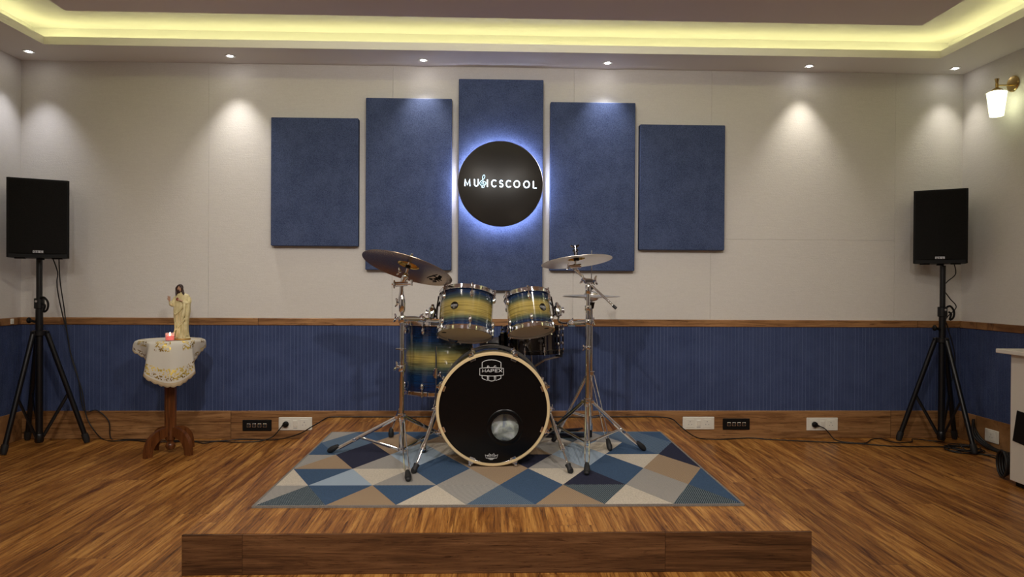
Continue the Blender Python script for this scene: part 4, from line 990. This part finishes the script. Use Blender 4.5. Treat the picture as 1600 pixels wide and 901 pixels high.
# candle
cc = Vector((PY(265.5, 528, TY-0.12).x, TY-0.12, TT+0.0058))
M['jar'] = mat('candle_glass', (1, 0.8, 0.8), 0.15, trans=0.8, ior=1.3); M['wax'] = mat('red_wax', (0.75, 0.05, 0.05), 0.4, emit=(1.0, 0.10, 0.07), estr=0.35)  # weak red emission in the wax stands in for flame light
M['flame'] = mat('flame', (1, 0.9, 0.6), 0.5, emit=(1.0, 0.80, 0.50), estr=14)
t = thing('candle', 'small red candle burning in a glass cup on the lace cloth', 'candle', cc); Xc = Matrix.Translation(cc)
b = MB(); b.lathe([(0, 0), (0.024, 0), (0.026, 0.003), (0.027, 0.050), (0.0255, 0.050), (0.0245, 0.005), (0, 0.004)], Xc, 28, cap=False); b.build('glass_cup', M['jar'], t)
b = MB(); b.lathe([(0, 0.0045), (0.0235, 0.0055), (0.0242, 0.030), (0, 0.029)], Xc, 24, cap=False); b.build('wax', M['wax'], t)
b = MB(); b.lathe([(0, 0.032), (0.0045, 0.036), (0.0050, 0.041), (0.003, 0.048), (0, 0.055)], Xc, 14, cap=False); b.build('flame', M['flame'], t)
b = MB(); b.cyl(cc+Vector((0, 0, .028)), cc+Vector((0, 0, .034)), 0.0008, seg=6); b.build('wick', M['black'], t)
# statue
sc0 = Vector((PY(285, 528, TY-0.04).x, TY-0.04, TT+0.0058)); X0 = Matrix.Translation(sc0)
M['robe'] = NT(mat('painted_plaster', (0.62, 0.54, 0.28), 0.45)); _p = M['robe']; _p.color(_p.ramp(_p.noise(_p.coord(), 30, 3), [(0.35, (0.55, 0.46, 0.23)), (0.65, (0.68, 0.60, 0.34))])); M['robe'] = _p.m
M['skin'] = mat('painted_skin', (0.42, 0.24, 0.15), 0.5); M['hair'] = mat('painted_dark_hair', (0.03, 0.012, 0.008), 0.45)
M['heart'] = mat('painted_heart', (0.18, 0.01, 0.01), 0.4); M['gold'] = mat('gold_plinth_line', (0.45, 0.27, 0.07), 0.4, 0.3)
t = thing('statue', 'robed bearded figurine with raised hand standing on the lace cloth', 'statue', sc0)
b = MB(local=True); b.lathe([(0, 0), (0.048, 0), (0.050, 0.002), (0.049, 0.010), (0, 0.0105)], seg=32, cap=False); b.build('plinth', M['gold'], t)
b = MB(local=True)
secs = [(0.010, 0.000, .0, .046, .040), (0.018, 0.000, .0, .042, .036), (0.05, -.002, .0, .040, .033), (0.09, -.004, .0, .043, .032), (0.13, -.005, .0, .046, .032), (0.17, -.004, .0, .050, .033), (0.20, -.003, .0, .053, .034),
        (0.23, -.002, .0, .052, .033), (0.255, -.001, .0, .050, .030), (0.275, 0.0, .0, .049, .028), (0.290, 0.0, .0, .042, .024), (0.300, -.003, .0, .026, .019), (0.307, -.008, .0, .012, .012), (0.312, -.010, 0, .009, .010)]
rg = []; NS = 72
for z, cx, cy, rx, ry in secs:
    k = max(0, min(1, (0.26-z)/0.1)); r_ = []
    for q in range(NS):
        a = 2*pi*q/NS; fo = 1+k*(0.055*sin(7*a+z*28)+0.035*sin(13*a-z*17)); r_.append((cx+rx*fo*cos(a), cy+ry*fo*sin(a), z))
    rg.append(r_)
b.rings(rg)
# mantle folds crossing the body, hanging sleeve, forearm sleeves
b.tube(smooth_path([(-.050, -.012, .185), (-.030, -.034, .165), (.0, -.038, .19), (.022, -.036, .225), (.040, -.022, .262)], 5), [0.004]*20+[0.007], 8)
b.tube(smooth_path([(-.044, -.022, .05), (-.020, -.034, .075), (.012, -.036, .11), (.032, -.028, .145)], 5), 0.005, 8)
b.tube(smooth_path([(.026, -.034, .235), (.028, -.038, .20), (.022, -.040, .165), (.012, -.038, .128), (.016, -.036, .115)], 5), [0.010]*6+[.012]*6+[.009]*8+[.004], 10)
b.tube(smooth_path([(.042, -.018, .245), (.044, -.020, .20), (.038, -.022, .15), (.034, -.022, .08), (.036, -.018, .03)], 5), [0.013]*12+[0.010]*9, 10)
b.tube(smooth_path([(-.040, .0, .275), (-.052, -.006, .25), (-.056, -.018, .228), (-.060, -.030, .232), (-.064, -.036, .248)], 5), [0.014]*6+[0.0145]*6+[0.012]*5+[0.009]*4, 12)
b.tube(smooth_path([(.040, .0, .270), (.047, -.012, .245), (.036, -.028, .238), (.018, -.036, .250)], 5), [0.015]*8+[0.011]*8, 12)
for q in range(5): b.tube(smooth_path([(-.03+.014*q, -.030, .115), (-.032+.016*q, -.036, .07), (-.036+.018*q, -.039, .018)], 4), 0.0035, 6)
robe = b.build('robe', M['robe'], t, smooth=80)
rm = robe.modifiers.new('fuse', 'REMESH'); rm.mode = 'VOXEL'; rm.voxel_size = 0.0016; rm.use_smooth_shade = True
b = MB(local=True); hc_ = Vector((-.014, -.006, .333))
b.ball(hc_, 0.0205, (0.80, 0.92, 1.15), 24, 18); b.tube([(-.011, -.002, .300), (-.013, -.004, .325)], [0.010, 0.0095], 14)
b.ball(hc_+Vector((-.002, -.0195, -.002)), 0.0030, (.8, 1.2, 1.7)); b.ball(hc_+Vector((0, -.008, -.016)), 0.0095, (.9, .9, .9))
for s_ in (-1, 1): b.ball(hc_+Vector((s_*.0155, 0, -.001)), 0.004, (.5, .8, 1.3))
hd = b.build('head', M['skin'], t, smooth=80)
b = MB(local=True)
for s_ in (-1, 1): b.ball(hc_+Vector((s_*.0062-.001, -.0178, .003)), 0.0021, (1.2, .6, .7)); b.tube([hc_+Vector((s_*.003-.001, -.0192, .0075)), hc_+Vector((s_*.010-.001, -.0170, .0078))], 0.0010, 6)
b.ball(hc_+Vector((-.001, -.0185, -.0105)), 0.0045, (1.2, .5, .35)); b.build('eyes_and_mouth', M['hair'], hd)
b = MB(local=True)
b.ball(hc_+Vector((0, .004, .0055)), 0.0215, (.93, .98, 1.05), 20, 14); b.ball(hc_+Vector((0, -.0135, -.0215)), 0.0085, (.95, .8, 1.05))
for s_ in (-1, 1):
    b.tube(smooth_path([hc_+Vector((s_*.004, -.014, .0195)), hc_+Vector((s_*.0165, -.010, .004)), hc_+Vector((s_*.0185, -.006, -.014)), hc_+Vector((s_*.022+.004, -.008, -.034)), hc_+Vector((s_*.024+.006, -.012, -.046))], 5), [0.005]*5+[0.0075]*11+[0.006]*4+[0.002], 10)
b.ball(hc_+Vector((.002, .008, -.02)), 0.020, (1, .7, 1.3)); hr = b.build('hair', M['hair'], t, smooth=80)
def hand(base, d, palm_n, name, s=1.0, curl=0.3, spread=0.18):
    d = Vector(d).normalized(); n = Vector(palm_n).normalized(); w = d.cross(n).normalized(); base = Vector(base)
    b = MB(local=True); b.tube([base-d*.012*s, base, base+d*.008*s, base+d*.014*s], [0.0055*s, 0.0055*s, 0.0075*s, 0.007*s], 12, flat=(n, 0.6))
    for q, ln in enumerate((0.013, 0.015, 0.014, 0.011)):
        o = (q-1.5)*0.0034*s; cu = curl*(1 if q < 2 else 2.6); p0 = base+d*.012*s+w*o; dd = (d+w*(q-1.5)*spread).normalized()
        p1 = p0+dd*ln*.5*s; p2 = p1+(dd*(1-cu*.5)+n*cu).normalized()*ln*.5*s; b.tube([p0, p1, p2], [.0022*s, .002*s, .0016*s], 8); b.ball(p2, .0016*s)
    b.tube([base+w*-.005*s, base+d*.006*s-w*.0095*s+n*.002*s, base+d*.013*s-w*.0105*s+n*.004*s], [.0028*s, .0024*s, .0018*s], 8)
    return b.build(name, M['skin'], t, smooth=80)
hand((-.0665, -.038, .259), (-.08, -.05, 1), (0.1, -1, 0), 'raised_hand'); hand((.012, -.040, .253), (-.85, -.2, .45), (-.2, .3, -1), 'hand_on_chest')
b = MB(local=True); b.ball((-.019, -.031, .262), 0.0085, (1, .6, 1.05)); b.ball((-.0225, -.031, .267), 0.005, (1, .7, 1)); b.ball((-.0155, -.031, .267), 0.005, (1, .7, 1)); b.tube([(-.019, -.032, .268), (-.018, -.032, .277)], [0.003, .0012], 8); b.build('heart', M['heart'], t, label='dark red heart on the chest')

# ================================================================== WALL LAMP
lm = PX(1584, 131, XR); LY, LZ = lm.y, lm.z
t = thing('wall_lamp', 'lit brass wall lamp with tapered glass shade on the right wall', 'wall lamp', (XR, LY, LZ))
M['lampglass'] = mat('frosted_lit_glass', (0.95, 0.97, 0.85), 0.25, trans=0.6, emit=(0.97, 1.0, 0.72), estr=0.85); M['bulb'] = mat('lit_bulb', (1, 1, 0.9), 0.4, emit=(0.95, 1.0, 0.75), estr=6)
Xw = frame((XR, LY, LZ), (-1, 0, 0), (0, 1, 0)); b = MB(); b.lathe([(0, 0.0005), (0.052, 0.0005), (0.054, 0.006), (0.048, 0.014), (0.02, 0.018), (0, 0.019)], Xw, 36, cap=False); b.build('backplate', M['brass'], t)
ax = XR-0.115; az = LZ-0.012
b = MB(); b.tube([(XR-0.015, LY, az+.004), (ax, LY, az)], 0.0055, 12); b.build('arm', M['brass'], t)
b = MB(); Xl = Matrix.Translation((ax, LY, az)); b.lathe([(0.009, -0.02), (0.010, 0.012), (0.008, 0.014), (0.009, 0.022), (0.014, 0.044), (0.0, 0.044)], Xl, 20); b.build('finial', M['brass'], t)
b = MB(); b.lathe([(0.010, -0.014), (0.018, -0.020), (0.035, -0.030), (0.042, -0.044), (0.040, -0.045), (0, -0.040)], Xl, 28, cap=False); b.build('cap', M['brass'], t)
b = MB(); rg = []
for j, (r_, z) in enumerate([(0.040, -0.040), (0.058, -0.048), (0.056, -0.055), (0.051, -0.10), (0.044, -0.16), (0.039, -0.205), (0.036, -0.205), (0.041, -0.16), (0.048, -0.10), (0.053, -0.056), (0.040, -0.044)]):
    rg.append([Xl @ Vector(((r_*(1+0.035*cos(12*2*pi*q/96)))*cos(2*pi*q/96), (r_*(1+0.035*cos(12*2*pi*q/96)))*sin(2*pi*q/96), z)) for q in range(96)])
b.rings(rg, wrap=True); b.build('glass_shade', M['lampglass'], t, smooth=60)
b = MB(); b.ball(Xl @ Vector((0, 0, -0.10)), 0.022, (1, 1, 1.6)); b.cyl(Xl @ Vector((0, 0, -0.04)), Xl @ Vector((0, 0, -0.07)), 0.012); b.build('bulb', M['bulb'], t)

# ================================================================== SOCKETS
def socket_plate(label, px, py, w, h, kind, wall='back', plug=None):
    if wall == 'back': c = PY(px, py, YBB); X = facing((c.x, YBB, c.z))
    else: c = PX(px, py, XR-0.022); X = frame((XR-0.022, c.y, c.z), (-1, 0, 0), (0, -1, 0))
    black = kind == 'jack'
    t = thing('jack_plate' if black else 'power_socket', label, 'jack plate' if black else 'power socket', X=X, group='four-jack plates' if black else ('power sockets' ))
    b = MB(local=True); b.box((0, 0, 0.005), (w, h, 0.009), None, 0.003); b.build('plate', M['black'] if black else M['whiteplastic'], t, smooth=20)
    if black:
        for q in range(4):
            x = (q-1.5)*0.0365*w/0.196; b = MB(local=True)
            b.box((x, 0, 0.0105), (0.029, 0.029, 0.005), None, 0.004); j = b.build('jack', M['steel'], t)
            b = MB(local=True); b.lathe([(0.0, 0.0131), (0.0095, 0.0131), (0.0105, 0.0138), (0.0115, 0.0131)], Matrix.Translation((x, 0, 0)), 18, cap=False); b.build('jack_hole', M['rubber'], j)
    else:
        xs_ = [-w*0.27, w*0.27] if kind == 'double' else [0]
        for x in xs_:
            b = MB(local=True); b.box((x, 0, 0.0105), (0.058 if kind == 'double' else 0.07, h*0.68, 0.003), None, 0.0012); f = b.build('socket_face', M['whiteplastic'], t, smooth=20)
            b = MB(local=True)
            for dx, dy, rr_ in ((0, .012, .0042), (-.011, -.008, .0032), (.011, -.008, .0032)): b.lathe([(0, .0121), (rr_, .0121), (rr_, .0126), (0, .0126)], Matrix.Translation((x+dx, dy, 0)), 12, cap=False)
            b.build('pin_holes', M['grey_print'], f)
        if kind == 'double':
            b = MB(local=True); X2 = Matrix.Rotation(radians(5), 4, 'X'); b.box((0, 0.002, 0.0115), (0.030, h*0.5, 0.006), X2, 0.002); b.build('rocker_switch', M['whiteplastic'], t, smooth=20)
            b = MB(local=True); b.box((0, -h*0.33, 0.0102), (0.028, 0.004, 0.001)); b.build('switch_mark', M['grey_print'], t, smooth=0)
    return X
S1 = socket_plate('black plate with four jacks on the skirting left of the stage', 402, 664, 0.205, 0.079, 'jack')
S2 = socket_plate('white power socket with a black plug, left of the stage', 462, 661.5, 0.237, 0.094, 'double')
S3 = socket_plate('white power socket with nothing plugged in, just right of the stage', 1091, 660.5, 0.232, 0.092, 'double')
S4 = socket_plate('black plate with four jacks on the skirting right of the stage', 1150, 662, 0.198, 0.082, 'jack')
S5 = socket_plate('white power socket with a black plug, right part of the skirting', 1284, 662, 0.232, 0.094, 'double')
S6 = socket_plate('small white power socket low on the right wall beside the white cabinet', 1551, 681, 0.13, 0.088, 'single', 'right')
b = MB(); c = PX(18, 502, XL+0.026); b.box((XL+0.030, c.y, c.z), (0.008, 0.03, 0.037), bev=.002); b.cyl((XL+.034, c.y, c.z), (XL+.037, c.y, c.z), .006)
tag(rebase(b.build('cable_clip', M['whiteplastic'], None), (XL+.026, c.y, c.z)), 'tiny white clip on the wooden rail of the left wall', 'clip')

# ================================================================== CABLES
def cord(label, pts, r=0.0038, name='power_cable', cat='cable', plug=None, n=8, mt='cable'):
    t = thing(name, label, cat, Vector(pts[0]))
    b = MB(); b.tube(smooth_path(pts, n), r, 8); b.build('wire', M[mt], t, smooth=80)
    if plug:
        c, tip = Vector(plug[0]), Vector(plug[1]); b = MB(); d = (tip-c).normalized()
        b.tube([c-d*0.002, c+d*.006, c+d*.022, c+d*.032], [0.017, 0.021, 0.020, 0.011], 18); e = Vector(pts[0]); b.tube([c+d*.02, e], [0.0095, 0.0055], 10); b.build('plug', M['black'], t)
    return t
def G(px, py, z=0.0045, mx=YBB-0.012):   # point on the floor, kept in front of the skirting
    p = PZ(px, py, z)
    if p.y > mx: p = Vector((p.x*mx/p.y, mx, z))
    return p
zs = STG+0.0045
ys = YBB-0.012
p1 = S2 @ Vector((-0.237*0.27, 0, 0.0125)); p5 = S5 @ Vector((-0.232*0.27, 0, 0.0125))
cord('black power cord plugged in left of the stage and trailing to the left speaker',
     [p1+Vector((-0.022, -0.026, -0.010)), p1+Vector((-.06, -.035, -.06)), G(424, 683, .02), G(405, 689), G(370, 690.5), G(340, 689), G(318, 692), G(300, 689.5), G(240, 690), G(205, 687.5), G(175, 688.5), G(160, 684.5), PY(147, 672, 4.98), PY(135, 650, 4.98), PY(128, 610, 4.985), PY(112, 560, 4.985), PY(105, 520, 4.98), PY(98, 493, 4.96), PY(91, 460, 4.93), PY(89, 440, 4.92), PY(90, 425, 4.92), PY(82, 402, 4.90)], 0.0040, plug=(p1, p1+Vector((0, -1, 0))))
t_ = cord('long black cable running along the skirting and over the back of the stage',
     [PY(92, 402, 4.93), PY(94, 440, 4.95), PY(100, 480, 4.98), PY(103, 505, 4.985), PY(109, 545, 4.99), PY(122, 590, 4.99), PY(131, 640, 4.99), PY(152, 641, 5.0), PY(170, 658, 5.0), G(174, 684), G(200, 686), G(260, 687.5), G(330, 689, .0055), G(380, 686), G(425, 687), PY(446, 684, 4.93), PY(462, 679.5, 4.86), PY(474, 674.5, 4.80), PY(486, 667.0, 4.74), PY(500, 659.0, 4.86), PY(511, 652.5, 4.95), Vector((SX0+0.06, ys, zs)), Vector((-0.8, ys, zs)), Vector((-.2, ys, zs)), Vector((.4, ys-.004, zs)), Vector((1.0, ys, zs)), Vector((SX1-0.05, ys, zs)), PY(1049, 654, 4.93), PY(1060, 662.5, 4.82), PY(1072, 673, 4.82), PY(1086, 682, 4.93), G(1100, 685.5), G(1130, 686), Vector((1.9, ys, .0045)), G(1200, 686), G(1280, 690), G(1345, 693), G(1400, 697), G(1460, 697.5), G(1490, 699), G(1515, 706), G(1545, 712), G(1590, 727)], 0.0040)
cord('black power cord plugged in right of the stage and trailing to the right speaker',
     [p5+Vector((0.026, -0.026, -0.008)), p5+Vector((.07, -.03, -.03)), p5+Vector((.12, -.035, -.09)), G(1304, 686, .01), G(1318, 690, .0045), G(1350, 692), G(1362, 686, .008), G(1375, 684.5), G(1385, 687.5), G(1400, 691), G(1424, 690), G(1426, 685.5, .01), G(1445, 687), G(1462, 689), G(1475, 688, .01), Vector((3.30, 4.96, .04)), Vector((3.34, 4.965, .3)), PY(1492, 560, 4.95), PY(1481, 512, 4.93), PY(1478, 498, 4.90), PY(1494, 480, 4.90), PY(1484, 466, 4.90), PY(1474, 450, 4.90), PY(1480, 440, 4.90), PY(1493, 428, 4.90), PY(1491, 412, 4.90)], 0.0038, plug=(p5, p5+Vector((0, -1, 0))))
# coil on the floor below the right stand
pts = []
for k in range(64):
    a = 2*pi*k/16+.4; rr_ = 0.105+0.014*sin(k*0.9); c = G(1497, 700); pts.append(Vector((c.x+rr_*1.05*cos(a), c.y-0.06+rr_*0.85*sin(a), 0.006+0.0065*(k//16)+0.002*sin(k))))
b = MB(); b.tube(smooth_path(pts, 3), 0.0040, 8); co_ = b.build('coiled_cable', M['cable'], None, smooth=80); rebase(co_, (pts[0].x, pts[0].y, 0)); tag(co_, 'coil of black cable on the floor under the right speaker stand', 'cable')
# bundle down the right wall
yb = PX(1521, 665, XR-0.03).y
for k, (dx, dz) in enumerate(((0, 0), (.0175, .004), (.035, 0))):
    w0 = Vector((XR-0.035-dx*.6, 4.86-.02*k, 0.16+0.01*k))
    cord(('thick black cable nearest the right wall leading behind the white cabinet', 'middle one of three thick black cables leading behind the white cabinet', 'outermost of three thick black cables leading behind the white cabinet')[k],
         [w0, Vector((XR-0.036-dx, 4.80, 0.07)), Vector((XR-0.034-dx, 4.66, 0.013)), Vector((XR-0.034-dx, 4.45, 0.012)), Vector((XR-0.034-dx, 4.15, 0.012)), Vector((XR-.034-dx, 3.9, .012)), Vector((XR-.034-dx, 3.6, .012))], 0.0085, name='thick_cable')
cord('thin black cable crossing the floor from the coil to the white cabinet', [G(1500, 694, .03), G(1508, 702, .005), G(1535, 709, .0045), G(1560, 714, .0045), Vector((3.15, 4.08, .0045)), Vector((3.33, 3.93, .0045))], 0.0035, name='thin_cable')
# coil standing beside the white cabinet
pts = []; cb = Vector((2.965, 3.93, 0.0))
for k in range(60):
    a = 2*pi*k/15; rr_ = 0.072-0.006*(k//15); pts.append(Vector((2.985+0.012*(k//15)+.055*sin(a)*.35, 3.945+rr_*0.9*sin(a)+.01, 0.088+rr_*1.05*cos(a))))
b = MB(); b.tube(smooth_path(pts, 3), 0.0065, 8); co_ = b.build('coiled_cable', M['cable'], None, smooth=80); rebase(co_, (2.985, 3.945, 0)); tag(co_, 'upright coil of black cable leaning on the back of the white cabinet', 'cable')

# ================================================================== WHITE CABINET
CX0, CY1 = 2.937, 3.83; CY0 = 2.9; CT = PX(1565, 545, 2.90).z
CT = 0.765
t = thing('white_cabinet', 'white cabinet with a black panel at the right edge of the room', 'cabinet', ((CX0+3.375)/2, (CY0+CY1)/2, 0))
b = MB(); b.box(((CX0+3.375)/2, (CY0+CY1)/2, (0.03+CT-0.024)/2), (3.375-CX0, CY1-CY0, CT-0.024-0.03), bev=.002); b.build('body', M['laminate'], t, smooth=0)
b = MB(); b.box(((CX0-0.045+3.385)/2, (CY0-0.02+CY1+0.06)/2, CT-0.012), (3.385-CX0+0.045, CY1-CY0+0.08, 0.024), bev=.003); b.build('top_board', M['laminate'], t, smooth=0)
b = MB(); b.box(((CX0+.02+3.36)/2, (CY0+CY1)/2, 0.016), (3.34-CX0, CY1-CY0-.04, 0.030)); b.build('plinth', M['black'], t, smooth=0)
pa, pb_, pc_, pd = PX(1590, 641, CX0), PX(1583, 688, CX0), PX(1625, 706, CX0), PX(1632, 655, CX0)
b = MB(); b.rings([[Vector((x, p_.y, p_.z)) for p_ in (pa, pb_, pc_, pd)] for x in (CX0+.002, CX0-.004)]); b.build('black_panel', M['black'], t, smooth=0)
